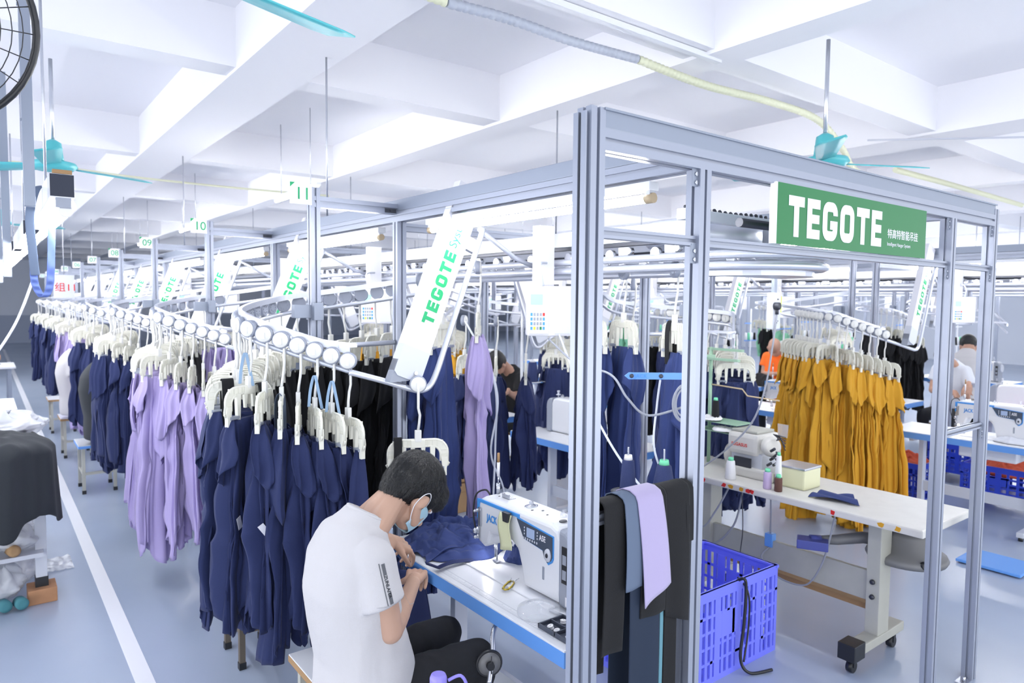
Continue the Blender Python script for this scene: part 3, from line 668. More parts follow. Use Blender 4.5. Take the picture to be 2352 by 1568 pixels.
def storage_rail(ox, mir, k, lab):
    X = lambda x: line_x(ox, mir, x+DX[0]); off = Vector((0, S*k, 0)); r = thing('storage_rail', (X(1.1), 3.1+S*k, 1.7), lab, 'rail')
    def tr(p, back=0.0, dz=0.0, i=0):
        d = (LANE[min(i+1, len(LANE)-1)] - LANE[max(i-1, 0)]).normalized(); n = Vector((-d.y, d.x, 0)).normalized()
        q = p + n*back + off; return Vector((X(q.x), q.y, q.z+dz))
    mb = MB(); mb.tube([tr(p, 0.022, -0.045, i) for i, p in enumerate(LANE)] , 0.011, 8)
    mb.build('lower_rail', M['tube_steel'], r)
    mb = MB(); pts = [tr(p, 0.022, 0.040, i) for i, p in enumerate(LANE)]; 
    hw, hh = 0.008, 0.014
    prev = None
    for i, q in enumerate(pts):
        d = (pts[min(i+1, len(pts)-1)]-pts[max(i-1, 0)]).normalized(); n = Vector((-d.y, d.x, 0)).normalized()
        cur = [mb.bm.verts.new(q + n*a*hw + Vector((0,0,b*hh))) for a, b in ((-1,-1),(1,-1),(1,1),(-1,1))]
        if prev:
            for j in range(4): mb._f([prev[j], prev[(j+1) % 4], cur[(j+1) % 4], cur[j]])
        else: mb._f(cur)
        prev = cur
    mb._f(prev[::-1]); mb.build('upper_rail', M['tube_steel'], r)
    y = S*k
    mb = MB(); mb.box((X(1.20), 3.04+y, 1.78), (X(1.245), 3.14+y, 1.86), 0.002); mb.box((X(1.12), 3.07+y, 1.79), (X(1.20), 3.11+y, 1.85), 0.002); mb.build('holder_block', M['alu2'], r)
    mb = MB(); mb.box((X(1.18), 2.72+y, 1.675), (X(1.26), 3.10+y, 1.69)); mb.build('holder_bar', M['tube_steel'], r)
    mb = MB(); mb.tube([Vector((X(a), b+y, c)) for a, b, c in ((1.23,3.05,1.66),(1.40,3.07,1.66),(1.63,3.09,1.665))], 0.012, 8); mb.build('stay_tube', M['tube_steel'], r)
    return r
def lift_arm(ox, mir, k, lab, text=True, simple=False):
    X = lambda x: line_x(ox, mir, x+DX[0]); y = 2.60 + S*k; r = thing('lift_arm', (X(1.45), y, 1.55), lab, 'conveyor arm')
    ax = Vector((X(1.694)-X(1.43), 0, 0.664)).normalized(); pr = Vector((-ax.z, 0, ax.x)) if not mir else Vector((-abs(ax.z), 0, -abs(ax.x)))
    if mir: pr = Vector((-ax.z, 0, ax.x))
    b0 = Vector((X(1.43), y, 1.578))
    mb = MB(); w = 0.068
    mb.prism([(0.10,-w),(0.86,-w),(0.86,w),(0.10,w)], (ax, pr), (0, 0.05, 0), off=b0+Vector((0,-0.025,0))); mb.build('arm_cover', M['signwhite'], r)
    mb = MB(); mb.prism([(-0.02,-w+0.012),(0.0,-w),(0.10,-w),(0.10,w),(-0.02,w),(-0.035,w-0.02),(-0.035,-w+0.03)], (ax, pr), (0, 0.054, 0), off=b0+Vector((0,-0.028,0))); mb.build('arm_end', M['light_grey'], r, label='pale grey end housing of the arm')
    mb = MB(); mb.prism([(-0.04,-w*0.2),(0.03,-w*0.4),(0.03,w),(-0.075,w)], (ax, pr), (0, 0.05, 0), off=b0+Vector((0,-0.024,0))); mb.build('end_shroud', M['grey_plastic'], r)
    if not simple:
        mb = MB(); c = b0+ax*0.0-pr*0.03+Vector((0,-0.028,0)); mb.cyl(c, c+Vector((0,-0.006,0)), 0.008, 10); mb.build('screw', M['steel'], r)
    pts = [(1.21,2.69,1.575),(1.34,2.635,1.535),(1.44,2.585,1.50),(1.485,2.57,1.492),(1.525,2.565,1.51),(1.56,2.565,1.57),(1.61,2.565,1.70),(1.80,2.565,2.20)]
    P = bez([Vector((X(a), b+S*k, c)) for a, b, c in pts], 8)
    mb = MB(); mb.tube(P, 0.013, 10); mb.build('guide_tube', M['tube_steel'], r)
    mb = MB(); mb.tube([Vector((X(1.80), y+0.0, 2.20)), Vector((X(2.05), y+0.05, 2.08)), Vector((X(2.27), y+0.1, 2.03))], 0.012, 8); mb.build('transfer_tube', M['tube_steel'], r)
    mb = MB(); mb.prism([(0.60,-w-0.07),(0.66,-w-0.07),(0.66,-w),(0.60,-w)], (ax, pr), (0, 0.03, 0), off=b0+Vector((0,-0.01,0))); mb.build('support_clamp', M['light_grey'], r)
    if text:
        poly, wt_ = tegote(0.27, 0.2, 0.8); L = 0.335; kx = L/(wt_*0.058)
        place2d([[(q[0]*kx, q[1]) for q in p] for p in poly], b0+ax*0.215-pr*0.034+Vector((0,-0.0262,0)), ax, pr, 0.058, 0.0006, 'lettering', M['green2'], r)
        words('System', 0.058, b0+ax*0.57-pr*0.02+Vector((0,-0.0262,0)), ax, pr, M['green2'], r, name='lettering')
    return r
def disc_label(c, i, where): return '%s garment, %s from low end, %s' % (CNAME[c], nth(i), where)
rnd = random.Random(3)
def station(ox, mir, k, cols, s0, ds, where, simple=False, fan=(0.0, 0.0), gsc=1.0, sizes=None, z_off=0):
    """cols: list of garment colour codes or None (empty hanger), starting at the low end"""
    n = len(cols); s = s0
    for i, c in enumerate(cols):
        p, yaw = spot(ox, mir, k, s); s += ds[i] if isinstance(ds, list) else ds
        f = fan[0] + (fan[1]-fan[0])*min(1, i/8)
        by = yaw + PI/2 + f + rnd.uniform(-0.10, 0.10)
        hanger(p, yaw + (PI if abs(yaw) > PI/2 and p.y > 99 else 0), by, 'cream hanger, %s from low end, %s' % (nth(i), where), 'hangers on the %s' % where, simple)
        if c:
            garment(p + Vector((0, 0, -0.365)), by + rnd.uniform(-0.12, 0.12), c, rnd.randrange(7), disc_label(c, i, where), '%s garments on the %s' % (CNAME[c], where), (rnd.uniform(-0.04, 0.04), rnd.uniform(-0.05, 0.05)), gsc*rnd.uniform(0.94, 1.05))
# numbered side of the nearest line
for k in range(8):
    storage_rail(0, False, k, 'curved storage rail with roller hangers beside the post of plate %s' % PLN[k])
    lift_arm(0, False, k, 'slanted white conveyor arm lettered in green near plate %s' % PLN[k], text=k < 6, simple=k > 1)
W_ = lambda k: 'rail of plate %s' % PLN[k]
station(0, False, 0, ['navy']*17+['blk']*12, 0.005, [0.072]*7+[0.055]*10+[0.085]*14, W_(0), fan=(0.75, -0.45))
station(0, False, 1, ['lav']*14+[None]*2+['blk']*3+['lav']*2, 0.005, [0.072]*7+[0.055]*7+[0.11]*9, W_(1), fan=(0.75, -0.45))
station(0, False, 2, ['navy']*13+['blk']*4, 0.01, [0.072]*7+[0.06]*12, W_(2), fan=(0.75, -0.4))
station(0, False, 3, ['navy']*6+[None]*2+['lav']*4, 0.01, 0.09, W_(3))
station(0, False, 4, ['lav']*9+['lav']*2, 0.01, 0.09, W_(4), simple=True)
station(0, False, 5, ['navy']*9, 0.01, 0.1, W_(5), simple=True)
station(0, False, 6, ['navy']*8, 0.01, 0.1, W_(6), simple=True)
station(0, False, 7, ['navy']*7, 0.01, 0.1, W_(7), simple=True)
# opposite side of the nearest line
for k in range(4):
    storage_rail(0, True, k, 'storage rail on the right side of the sign frame, %s from the front' % nth(k))
for k in range(1, 4): lift_arm(0, True, k, 'slanted conveyor arm on the right side of the sign frame, %s from the front' % nth(k-1), text=False, simple=True)
WR = lambda k: '%s right rail of the sign frame' % nth(k)
station(0, True, 0, ['navy']*11, 0.25, 0.07, WR(0))
station(0, True, 1, ['navy']*7, 0.1, 0.09, WR(1), simple=True)
station(0, True, 2, ['yel']*6+[None]*2, 0.1, 0.09, WR(2), simple=True)
station(0, True, 3, ['yel']*5+[None]*3, 0.1, 0.09, WR(3), simple=True)
# second line
for k in range(5):
    DX[0] = -0.19
    storage_rail(5.0, False, k, 'storage rail on the left side of the second conveyor line, %s from the front' % nth(k))
    lift_arm(5.0, False, k, 'slanted white arm lettered in green on the second conveyor line, %s from the front' % nth(k), text=k < 4, simple=True)
WS = lambda k: '%s left rail of the second line' % nth(k)
station(5.0, False, 0, ['yel']*16, 0.005, [0.072]*8+[0.042]*12, WS(0), fan=(0.7, -0.4))
station(5.0, False, 1, ['navy', 'blk']*3, 0.1, 0.09, WS(1), simple=True)
station(5.0, False, 2, ['yel']*3+[None]*5, 0.1, 0.09, WS(2), simple=True)
DX[0] = 0.0
for k in range(3):
    storage_rail(5.0, True, k, 'storage rail on the right side of the second conveyor line, %s from the front' % nth(k))
station(5.0, True, 1, [None]*8, 0.1, 0.09, 'rail beyond the man in the orange shirt', simple=True)
storage_rail(10.0, False, 1, 'storage rail with black garments in the far right background')
lift_arm(10.0, False, 0, 'slanted white arm on the far right conveyor line, nearest one', text=True, simple=True)
lift_arm(10.0, False, 1, 'slanted white arm on the far right conveyor line, farther one', text=True, simple=True)
station(10.0, False, 1, ['blk']*10, 0.0, 0.09, 'far rail of black garments at right', simple=True)
for k in (2, 3, 4): storage_rail(10.0, False, k, 'faint storage rail of the third line, %s of the rails behind the black garments' % nth(k-2)); station(10.0, False, k, (['mint', None, 'mint', 'mint', None, 'blk', 'mint', None])[:8], 0.1, 0.13, '%s rail behind the far black garments' % nth(k-2), simple=True)
# the single hanger waiting at the lift of station 11
p = Vector((1.455, 2.545, 1.522))
hanger(p, -0.45, -0.42, 'cream hanger with a black band waiting at the foot of the nearest slanted arm', 'hanger at the lift')
mb = MB(); 
R_ = Matrix.Rotation(-0.42, 3, 'Z')
def strap_on(base, yaw, x, m_, L, w, lab):
    R = Matrix.Rotation(yaw, 3, 'Z'); pts = [(x, 0.016, -0.42+0.0), (x, 0.018, -0.28), (x, 0.008, -0.229), (x, -0.010, -0.229), (x+0.0, -0.019, -0.28), (x-0.003, -0.021, -0.30-L*0.4), (x-0.004, -0.022, -0.30-L)]
    return ribbon([base + R @ Vector(q) for q in pts], w, m_, 'cloth_band', lab, 'cloth band', axis=R @ Vector((1,0,0)))
strap_on(p, -0.42, -0.085, M['blk'], 0.12, 0.035, 'black cloth band looped over the hanger behind the worker\'s head')
for j, (s, m_, x) in enumerate(((0.30, 'slate', 0.0), (0.42, 'blk', 0.05), (0.52, 'blk', -0.05), (0.64,'blk',0.0))):
    q, yw = spot(0, False, 0, s); strap_on(q, yw+PI/2, x, M[m_], 0.22, 0.05, ['slate blue cloth band over a hanger in the middle of the front navy group','black cloth band over the hangers behind the slate blue one','black cloth band farther left among the front hangers','black cloth band at the turn of the storage rail beside plate 11'][j])
for j, s in enumerate((0.085, 0.16, 0.47)):
    q, yw = spot(0, False, 0, s); q = q+Vector((0,-0.014,-0.10))
    ribbon([q+Vector((-0.022,-0.004,-0.135)), q+Vector((-0.016,-0.010,-0.06)), q+Vector((-0.002,-0.016,-0.005)), q+Vector((0.010,-0.020,-0.055)), q+Vector((0.026,-0.024,-0.145))], 0.013, mat('pale_blue_ribbon', (140,168,198), 0.6), 'ribbon_tag', ['pale blue ribbon tied on the second stem of the storage rail beside plate 11', 'pale blue ribbon tied on the third stem of the storage rail beside plate 11', 'blue ribbon on a stem left of the front group'][j], 'ribbon')

# free standing garments carried by single hangers in the nearest line
def single(x, y, z, yaw, c, i, lab, sc=1.0, strap=False):
    hanger(Vector((x, y, z)), yaw, yaw, 'cream hanger of the ' + lab, 'single hangers under the transport rail')
    garment(Vector((x, y, z-0.365)), yaw, c, i, lab, 'single garments', sc=sc)
    if strap: strap_on(Vector((x, y, z)), yaw, 0.04, M['blk'], 0.35, 0.05, 'black band over the ' + lab)
single(2.09, 3.02, 2.05, 0.9, 'lav', 1, 'single lavender garment hanging left of the control terminal', 1.2)
single(1.84, 2.98, 2.0, 0.5, 'navy2', 0, 'dark blue garment hanging just behind the nearest slanted arm', 1.15)
single(1.80, 3.12, 1.98, 0.7, 'navy2', 1, 'dark blue garment half hidden behind the nearest slanted arm', 1.1)
single(2.40, 2.45, 2.02, 1.2, 'navy2', 2, 'dark blue garment hanging right of the control terminal', 1.25, True)
single(2.50, 2.36, 2.02, 1.3, 'navy2', 0, 'dark blue garment just left of the corner post', 1.25)
single(2.42, 1.98, 2.02, 1.1, 'navy2', 1, 'dark blue garment between the corner post and the second post', 1.15, True)
single(2.72, 3.72, 1.74, 0.9, 'navy', 2, 'short navy garment hanging low left of the small cone shelf', 0.8)
single(2.60, 3.92, 1.74, 0.6, 'navy', 4, 'navy garment hanging low between the lavender one and the cone shelf', 0.8)
single(2.88, 3.60, 1.72, 0.9, 'navy', 3, 'navy garment hanging low behind the control terminal', 0.85)
single(3.10, 2.85, 1.98, 0.7, 'navy2', 2, 'dark blue garment behind the second post', 1.0)

# control terminals with their cable trunks
def terminal_mesh():
    r = thing('control_terminal', (2.165, 2.52, 1.71), 'white control terminal with cyan screen and keypad right of the lavender garment', 'terminal', 'control terminals')
    a = 0.55; ca, sa = math.cos(a), math.sin(a); Xd, Yd = Vector((ca, -sa, 0)), Vector((sa, ca, 0)); O = Vector((2.165, 2.52, 1.71))
    def pb(name, u0, u1, v0, v1, z0, z1, m_, bev=0.003, label=None):
        mb = MB(); R = Matrix((Xd, Yd, Z_AX)).transposed()
        mb.box((u0, v0, z0), (u1, v1, z1), bev); bmesh.ops.transform(mb.bm, matrix=R.to_4x4(), verts=mb.bm.verts); return mb.build(name, m_, r, local=True, label=label)
    pb('case', -0.11, 0.11, 0, 0.09, 0.0, 0.24, M['signwhite'], 0.008)
    pb('front_panel', -0.105, -0.01, -0.006, 0.0, 0.01, 0.232, M['white'], 0.003)
    pb('display', -0.098, -0.04, -0.009, -0.006, 0.15, 0.2, M['screen'], 0.001, label='cyan display')
    for i in range(5):
        for j in range(4):
            c = (M['red'] if (i == 4 and j == 3) else M['lime'] if (i == 1 and j == 0) else M['green'] if (i == 3 and j == 0) else M['blue'] if i in (0, 4) else M['grey_plastic'])
            pb('key', -0.098+i*0.0148, -0.088+i*0.0148, -0.009, -0.006, 0.03+j*0.022, 0.045+j*0.022, c, 0.001)
    pb('side_cover', 0.02, 0.108, -0.004, 0.0, 0.01, 0.23, M['light_grey'], 0.002)
    mb = MB(); mb.box((2.13, 2.56, 1.95), (2.22, 2.62, 2.24), 0.003); mb.build('cable_trunk', M['signwhite'], r)
    mb = MB(); mb.tube(bez([(2.10,2.50,1.95),(2.07,2.48,2.0),(2.08,2.5,2.05),(2.16,2.55,2.06)], 6), 0.006, 8); mb.build('cable', M['wirew'], r)
    fp = [c for c in r.children if c.name.startswith('front_panel')][0]
    for c in list(r.children):
        if c.name.startswith(('key', 'display')): c.parent = fp
    return r
T0 = terminal_mesh()
for k in range(1, 5): dup(T0, (2.165, 2.52+S*k, 1.71), None, 'white control terminal on the numbered side near plate %s' % PLN[k])
for k in range(5): dup(T0, (7.165, 2.52+S*k, 1.71), None, 'white control terminal in the second conveyor line, %s from the front' % nth(k))
# ---------------------------------------------------------------- tables, stools, machines
def sewing_table(x0, x1, y0, y1, z, lab, front=-1):
    r = thing('sewing_table', ((x0+x1)/2, (y0+y1)/2, 0), lab, 'table', 'blue edged sewing tables')
    mb = MB(); mb.box((x0, y0, z-0.012), (x1, y1, z), 0.003)
    mb.build('tabletop', M['top'], r)
    mb = MB(); c = 0.035; e = 0.0015
    pts = [(x0-e, y0+c), (x0+c, y0-e), (x1+e, y0-e), (x1+e, y1+e), (x0+c, y1+e), (x0-e, y1-c)] if front < 0 else [(x0-e, y0-e), (x1-c, y0-e), (x1+e, y0+c), (x1+e, y1-c), (x1-c, y1+e), (x0-e, y1+e)]
    pts = [(x0-e, y0-e), (x1+e, y0-e), (x1+e, y1+e), (x0-e, y1+e)]
    mb.prism(pts, ((1,0,0),(0,1,0)), (0,0,-0.052), off=(0,0,z-0.006)); mb.build('edge_band', M['blue_edge'], r, label='bright blue edge of the tabletop')
    xc = (x0+x1)/2; xf = x0+0.10 if front < 0 else x1-0.10; xb = x1-0.10 if front < 0 else x0+0.10
    for y in (y0+0.22, y1-0.22):
        mb = MB(); mb.box((xc-0.035, y-0.02, 0.07), (xc+0.035, y+0.02, z-0.06), 0.003); mb.build('leg', M['light_grey'], r)
        mb = MB(); mb.box((x0+0.05, y-0.025, 0.03), (x1-0.05, y+0.025, 0.07), 0.004); mb.build('foot', M['light_grey'], r)
        ft_ = [c for c in r.children if c.name.startswith('foot')][-1]
        for xx in (x0+0.08, x1-0.08): mb = MB(); mb.cyl((xx, y, 0), (xx, y, 0.03), 0.018, 12); mb.build('levelling_pad', M['black'], ft_)
        mb = MB(); mb.box((x0+0.04, y-0.018, z-0.085), (x1-0.04, y+0.018, z-0.058)); mb.build('bracket', M['light_grey'], r)
    mb = MB(); mb.box((xc-0.012, y0+0.22, 0.20), (xc+0.012, y1-0.22, 0.29)); mb.build('crossbar', M['light_grey'], r)
    mb = MB(); mb.box((xc-0.12, y0+0.30, z-0.17), (xc+0.12, y0+0.72, z-0.058), 0.01); mb.build('oil_pan', M['white'], r)
    return r
def sewing_machine(lab):
    T = 0.76; r = thing('sewing_machine', (1.72, 2.05, T), lab, 'sewing machine', 'industrial sewing machines')
    xf, xb = 1.645, 1.785
    # body outline in the YZ plane seen from the operator (front = xf)
    out = [(1.69,T+0.01),(1.69,T+0.25),(1.71,T+0.285),(1.76,T+0.30),(2.36,T+0.30),(2.40,T+0.285),(2.42,T+0.26),(2.42,T+0.10),(2.36,T+0.085),(2.315,T+0.10),(2.29,T+0.15),(2.10,T+0.165),(2.04,T+0.14),(2.005,T+0.08),(1.985,T+0.01)]
    def body(x0, x1, o, bev, nm, m_, label=None):
        mb = MB(); mb.prism(o, ((0,1,0),(0,0,1)), (x1-x0,0,0), off=(x0,0,0))
        me = baked(mb, [('BEVEL', dict(width=bev, segments=3, limit_method='ANGLE', angle_limit=0.6))], m_, nm); me.transform(Matrix.Translation(-r.location))
        for p_ in me.polygons: p_.use_smooth = False
        o_ = linkmesh(nm, me, r)
        if label: o_['label'] = label
        return o_
    body(xf, xb, out, 0.018, 'machine_body', M['white'])
    body(xf-0.004, xb+0.006, [(1.60,T+0.005),(1.60,T+0.235),(1.615,T+0.27),(1.65,T+0.29),(1.70,T+0.293),(1.70,T+0.05),(1.693,T+0.005)], 0.016, 'motor_cover', M['grey_plastic'], 'grey end cover of the motor')
    mb = MB(); mb.box((1.60, 1.70, T-0.002), (1.80, 2.50, T+0.006), 0.004); mb.build('bed_plate', M['top'], r)
    mb = MB(); mb.box((xf-0.0035, 2.02, T+0.272), (xf+0.004, 2.40, T+0.286), 0.002); mb.box((xf-0.0035, 2.397, T+0.20), (xf+0.004, 2.421, T+0.284), 0.002); mb.build('blue_stripe', M['blue'], r)
    pan = [(2.045,T+0.275),(1.735,T+0.255),(1.735,T+0.17),(1.745,T+0.155),(1.775,T+0.14),(1.80,T+0.155),(1.815,T+0.185),(1.98,T+0.20)]
    mb = MB(); mb.prism(pan, ((0,1,0),(0,0,1)), (-0.003,0,0), off=(xf,0,0)); mb.build('panel_rim', M['blue'], r)
    cy, cz = 1.90, T+0.215; pin = [((y-cy)*0.955+cy, (z-cz)*0.90+cz) for y, z in pan]
    mb = MB(); mb.prism(pin, ((0,1,0),(0,0,1)), (-0.002,0,0), off=(xf-0.003,0,0)); mb.build('control_panel', mat('panel_dark', (74,84,100), 0.25), r)
    mb = MB(); mb.box((xf-0.0062, 1.885, T+0.213), (xf-0.005, 1.95, T+0.25)); mb.build('display', mat('panel_display', (150,168,200), 0.3, emit=0.15), r)
    mb = MB()
    for i in range(6):
        for j in range(2): mb.cyl((xf-0.005, 1.865+0.019*i if j else 1.975-0.0*i, T+0.205), (xf-0.006, 1.865+0.019*i if j else 1.975, T+0.205), 0.005, 8)
    for i in range(3): mb.cyl((xf-0.005, 1.862, T+0.222+0.012*i), (xf-0.006, 1.862, T+0.222+0.012*i), 0.004, 8); mb.cyl((xf-0.005, 1.97, T+0.222+0.012*i), (xf-0.006, 1.97, T+0.222+0.012*i), 0.004, 8)
    mb.build('button', M['light_grey'], r)
    words('A5E', 0.030, (xf-0.0058, 1.845, T+0.222), (0,-1,0), (0,0,1), M['signwhite'], r, bold=0.0008)
    mb = MB(); mb.lathe([(0.026,0),(0.024,0.006),(0.008,0.007)], (xf-0.004, 1.775, T+0.178), (-1,0,0), 24); mb.build('dial', M['light_grey'], r)
    mb = MB(); mb.lathe([(0.009,0),(0.008,0.003)], (xf-0.011, 1.775, T+0.178), (-1,0,0), 16); mb.build('dial_hub', M['dark_steel'], r)
    words('JACK', 0.042, (xf-0.0015, 2.325, T+0.205), (0,-1,0), (0,0,1), M['blue'], r, bold=0.0012)
    mb = MB(); mb.box((xf-0.0065, 1.625, T+0.10), (xf-0.004, 1.668, T+0.235), 0.001); mb.build('info_label', M['black'], r)
    mb = MB(); mb.box((xf-0.0075, 1.632, T+0.17), (xf-0.0065, 1.661, T+0.205)); mb.box((xf-0.0075, 1.632, T+0.115), (xf-0.0065, 1.661, T+0.15)); mb.build('label_field', M['grey_plastic'], r)
    mb = MB(); mb.box((xf-0.003, 1.81, T+0.075), (xf+0.003, 1.825, T+0.125), 0.004); mb.build('stitch_slot', M['grey_plastic'], r)
    mb = MB(); mb.box((xf-0.0065, 1.625, T+0.02), (xf-0.004, 1.638, T+0.055), 0.002); mb.build('switch', M['signwhite'], r)
    # sewing head
    mb = MB(); mb.cyl((1.71, 2.365, T+0.10), (1.71, 2.365, T+0.028), 0.0045, 10); mb.cyl((1.71, 2.365, T+0.028), (1.71, 2.365, T+0.008), 0.001, 6); mb.cyl((1.71, 2.348, T+0.10), (1.71, 2.348, T+0.018), 0.004, 8); mb.box((1.70, 2.335, T+0.008), (1.72, 2.375, T+0.016), 0.002); mb.build('needle_bar', M['steel'], r)
    mb = MB()
    for y, z, q in ((2.405, T+0.15, 0.016), (2.40, T+0.125, 0.010), (2.405, T+0.235, 0.008)): mb.lathe([(q*0.5,0),(q,0.004),(q,0.010),(q*0.6,0.014),(q*0.9,0.02),(q*0.4,0.028)], (xf-0.002, y, z), (-1,0,0), 16)
    mb.build('tension_disc', M['steel'], r)
    mb = MB(); mb.box((xf-0.008, 2.395, T+0.16), (xf-0.001, 2.402, T+0.25)); mb.box((xf-0.008, 2.378, T+0.17), (xf-0.001, 2.385, T+0.25)); mb.build('thread_guard', M['steel'], r)
    mb = MB(); mb.tube(bez([(1.70,2.40,T+0.29),(1.69,2.43,T+0.31),(1.66,2.465,T+0.29),(1.65,2.475,T+0.22),(1.65,2.455,T+0.155),(1.655,2.425,T+0.14)], 8), 0.004, 8); mb.build('lamp_tube', M['black'], r)
    mb = MB(); mb.cyl((1.69, 2.40, T+0.085), (1.69, 2.40, T+0.075), 0.008, 12); mb.build('work_light', mat('work_led', (255,255,255), 0.4, emit=140), r)
    # top fittings
    mb = MB(); mb.cyl((1.72, 2.36, T+0.298), (1.72, 2.36, T+0.345), 0.009, 12, 0.011); mb.cyl((1.72, 2.36, T+0.345), (1.72, 2.36, T+0.38), 0.0035, 8); mb.build('oil_bottle_stem', M['steel'], r)
    mb = MB(); mb.cyl((1.72, 2.36, T+0.375), (1.72, 2.36, T+0.435), 0.0065, 10, 0.0075); mb.build('brush_handle', M['signwhite'], r)
    mb = MB(); mb.cyl((1.72, 2.36, T+0.435), (1.72, 2.36, T+0.475), 0.0065, 10, 0.006); mb.build('brush_tip', M['wood'], r, label='brown tip of the upright brush')
    mb = MB(); mb.box((1.70, 2.215, T+0.298), (1.735, 2.285, T+0.303)); mb.box((1.70, 2.215, T+0.298), (1.703, 2.285, T+0.318)); mb.build('top_guide', M['steel'], r)
    mb = MB(); mb.lathe([(0.03,0),(0.03,0.005),(0.022,0.007),(0.01,0.01),(0.01,0.02),(0.004,0.024)], (1.72, 2.05, T+0.298), n=20); mb.build('pressure_dial', M['steel'], r)
    mb = MB(); mb.lathe([(0.018,0),(0.016,0.02),(0.010,0.022),(0.010,0.03)], (1.735, 1.80, T+0.298), n=16); mb.build('oil_sight', M['glass'], r)
    mb = MB(); mb.lathe([(0.006,0),(0.006,0.02),(0.022,0.022),(0.022,0.028),(0.010,0.030),(0.010,0.045),(0.013,0.047),(0.013,0.06)], (1.745, 1.745, T+0.298), n=18); mb.build('bobbin_winder', M['light_grey'], r)
    mb = MB(); mb.lathe([(0.018,0),(0.016,0.003)], (1.70, 1.755, T+0.299), n=18); mb.build('top_cap', M['dark_steel'], r)
    mb = MB()
    for y, x, q in ((2.31,1.70,0.005),(2.34,1.74,0.006),(2.29,1.74,0.004),(1.99,1.69,0.006),(1.95,1.72,0.006),(1.88,1.70,0.005),(1.66,1.70,0.005)): mb.cyl((x, y, T+0.298), (x, y, T+0.3015), q, 10)
    mb.build('screw', M['dark_steel'], r)
    mb = MB(); mb.cyl((1.715, 1.60, T+0.2), (1.715, 1.575, T+0.2), 0.055, 24); mb.build('handwheel', M['light_grey'], r)
    for c in r.children:
        for v in c.data.vertices: v.co.y = v.co.y*0.72 + 0.055
    kid = {c.name.split('.')[0]: c for c in r.children}; pan_ = kid['control_panel']
    for c in list(r.children):
        n_ = c.name.split('.')[0]
        if n_ in ('display', 'button', 'dial'): c.parent = pan_
        if n_ == 'lettering' and c.data.vertices[0].co.y < 0: c.parent = pan_
        if n_ in ('label_field',): c.parent = kid['info_label']
        if n_ in ('brush_tip',): c.parent = kid['brush_handle']
    return r
sewing_table(1.45, 2.02, 1.60, 2.87, 0.76, 'blue edged sewing table where the man in the white T-shirt works')
m0 = sewing_machine('white sewing machine with grey motor cover on the nearest table')
for k in range(1, 4):
    sewing_table(1.45, 2.02, 1.60+S*k, 2.87+S*k, 0.76, 'blue edged sewing table behind the hanging garments of plate %s' % PLN[k])
    dup(m0, (1.72, 2.05+S*k, 0.76), None, 'white sewing machine on the table behind the garments of plate %s' % PLN[k])
for k in range(1, 4):
    sewing_table(3.60, 4.18, 1.60+S*k, 2.87+S*k, 0.76, 'blue edged table on the right of the sign frame, %s behind the old table' % nth(k-1), 1)
    dup(m0, (3.90, 2.40+S*k, 0.76), PI, 'sewing machine on the right of the sign frame, %s behind the old table' % nth(k-1))
for k in range(0, 5):
    sewing_table(6.45, 7.02, 1.60+S*k, 2.87+S*k, 0.76, 'blue edged table on the left side of the second line, %s from the front' % nth(k))
    dup(m0, (6.72, 2.05+S*k, 0.76), None, 'sewing machine on the left side of the second line, %s from the front' % nth(k))
    sewing_table(8.11, 8.68, 1.60+S*k, 2.87+S*k, 0.76, 'blue edged table on the right side of the second line, %s from the front' % nth(k), 1)
    dup(m0, (8.40, 2.40+S*k, 0.76), PI, 'sewing machine on the right side of the second line, %s from the front' % nth(k))
for k in range(0, 3):
    sewing_table(11.45, 12.02, 1.60+S*k, 2.87+S*k, 0.76, 'blue edged table of the farthest right line, %s from the front' % nth(k))
    dup(m0, (11.72, 2.05+S*k, 0.76), None, 'sewing machine of the farthest right line, %s from the front' % nth(k))

# details of the nearest table -------------------------------------
T = 0.76
nt_ = thing('paper_note', (1.64, 2.15, T+0.26), 'pale yellow paper note clipped to the front of the nearest machine', 'note')
mb = MB(); mb.grid(lambda u, v: Vector((1.628-0.014*v-0.004*math.sin(6*u), 2.19-0.075*u-0.01*v+0.012*math.sin(5*v), T+0.275-0.145*v+0.015*u*v)), 7, 9)
me = baked(mb, [('SOLIDIFY', dict(thickness=0.0008))], M['note'], 'paper'); me.transform(Matrix.Translation(-nt_.location)); linkmesh('paper', me, nt_)
mb = MB(); mb.prism([(2.165,T+0.282),(2.125,T+0.282),(2.13,T+0.245),(2.16,T+0.245)], ((0,1,0),(0,0,1)), (-0.016,0,0), off=(1.634,0,0)); mb.build('binder_clip', M['dark_steel'], nt_)
# knee lifter under the table
kl = thing('knee_lifter', (1.46, 1.93, 0.7), 'steel knee lifter rod with a round metal pad beside the worker\'s knee', 'knee lifter')
mb = MB(); mb.tube(bez([(1.53,2.02,0.69),(1.48,2.0,0.69),(1.445,1.98,0.67),(1.42,1.95,0.61),(1.385,1.92,0.53)], 8), 0.009, 10); mb.build('rod', M['steel'], kl)
mb = MB(); mb.lathe([(0.034,0),(0.046,0.002),(0.05,0.008),(0.046,0.012)], (1.40, 1.945, 0.59), (-0.35,-0.93,0.05), 28); mb.build('pad_rim', M['black'], kl)
mb = MB(); mb.lathe([(0.004,0),(0.040,0.0),(0.041,0.002),(0.015,0.004)], (1.396, 1.934, 0.591), (-0.35,-0.93,0.05), 28); mb.build('pad', M['motor'], kl)
mb = MB(); mb.lathe([(0.015,0),(0.014,0.014)], (1.392, 1.924, 0.591), (-0.35,-0.93,0.05), 12); mb.tube([(1.395,1.92,0.625),(1.39,1.913,0.615),(1.395,1.918,0.565),(1.40,1.925,0.555)], 0.002, 6); mb.build('clamp', M['black'], kl)
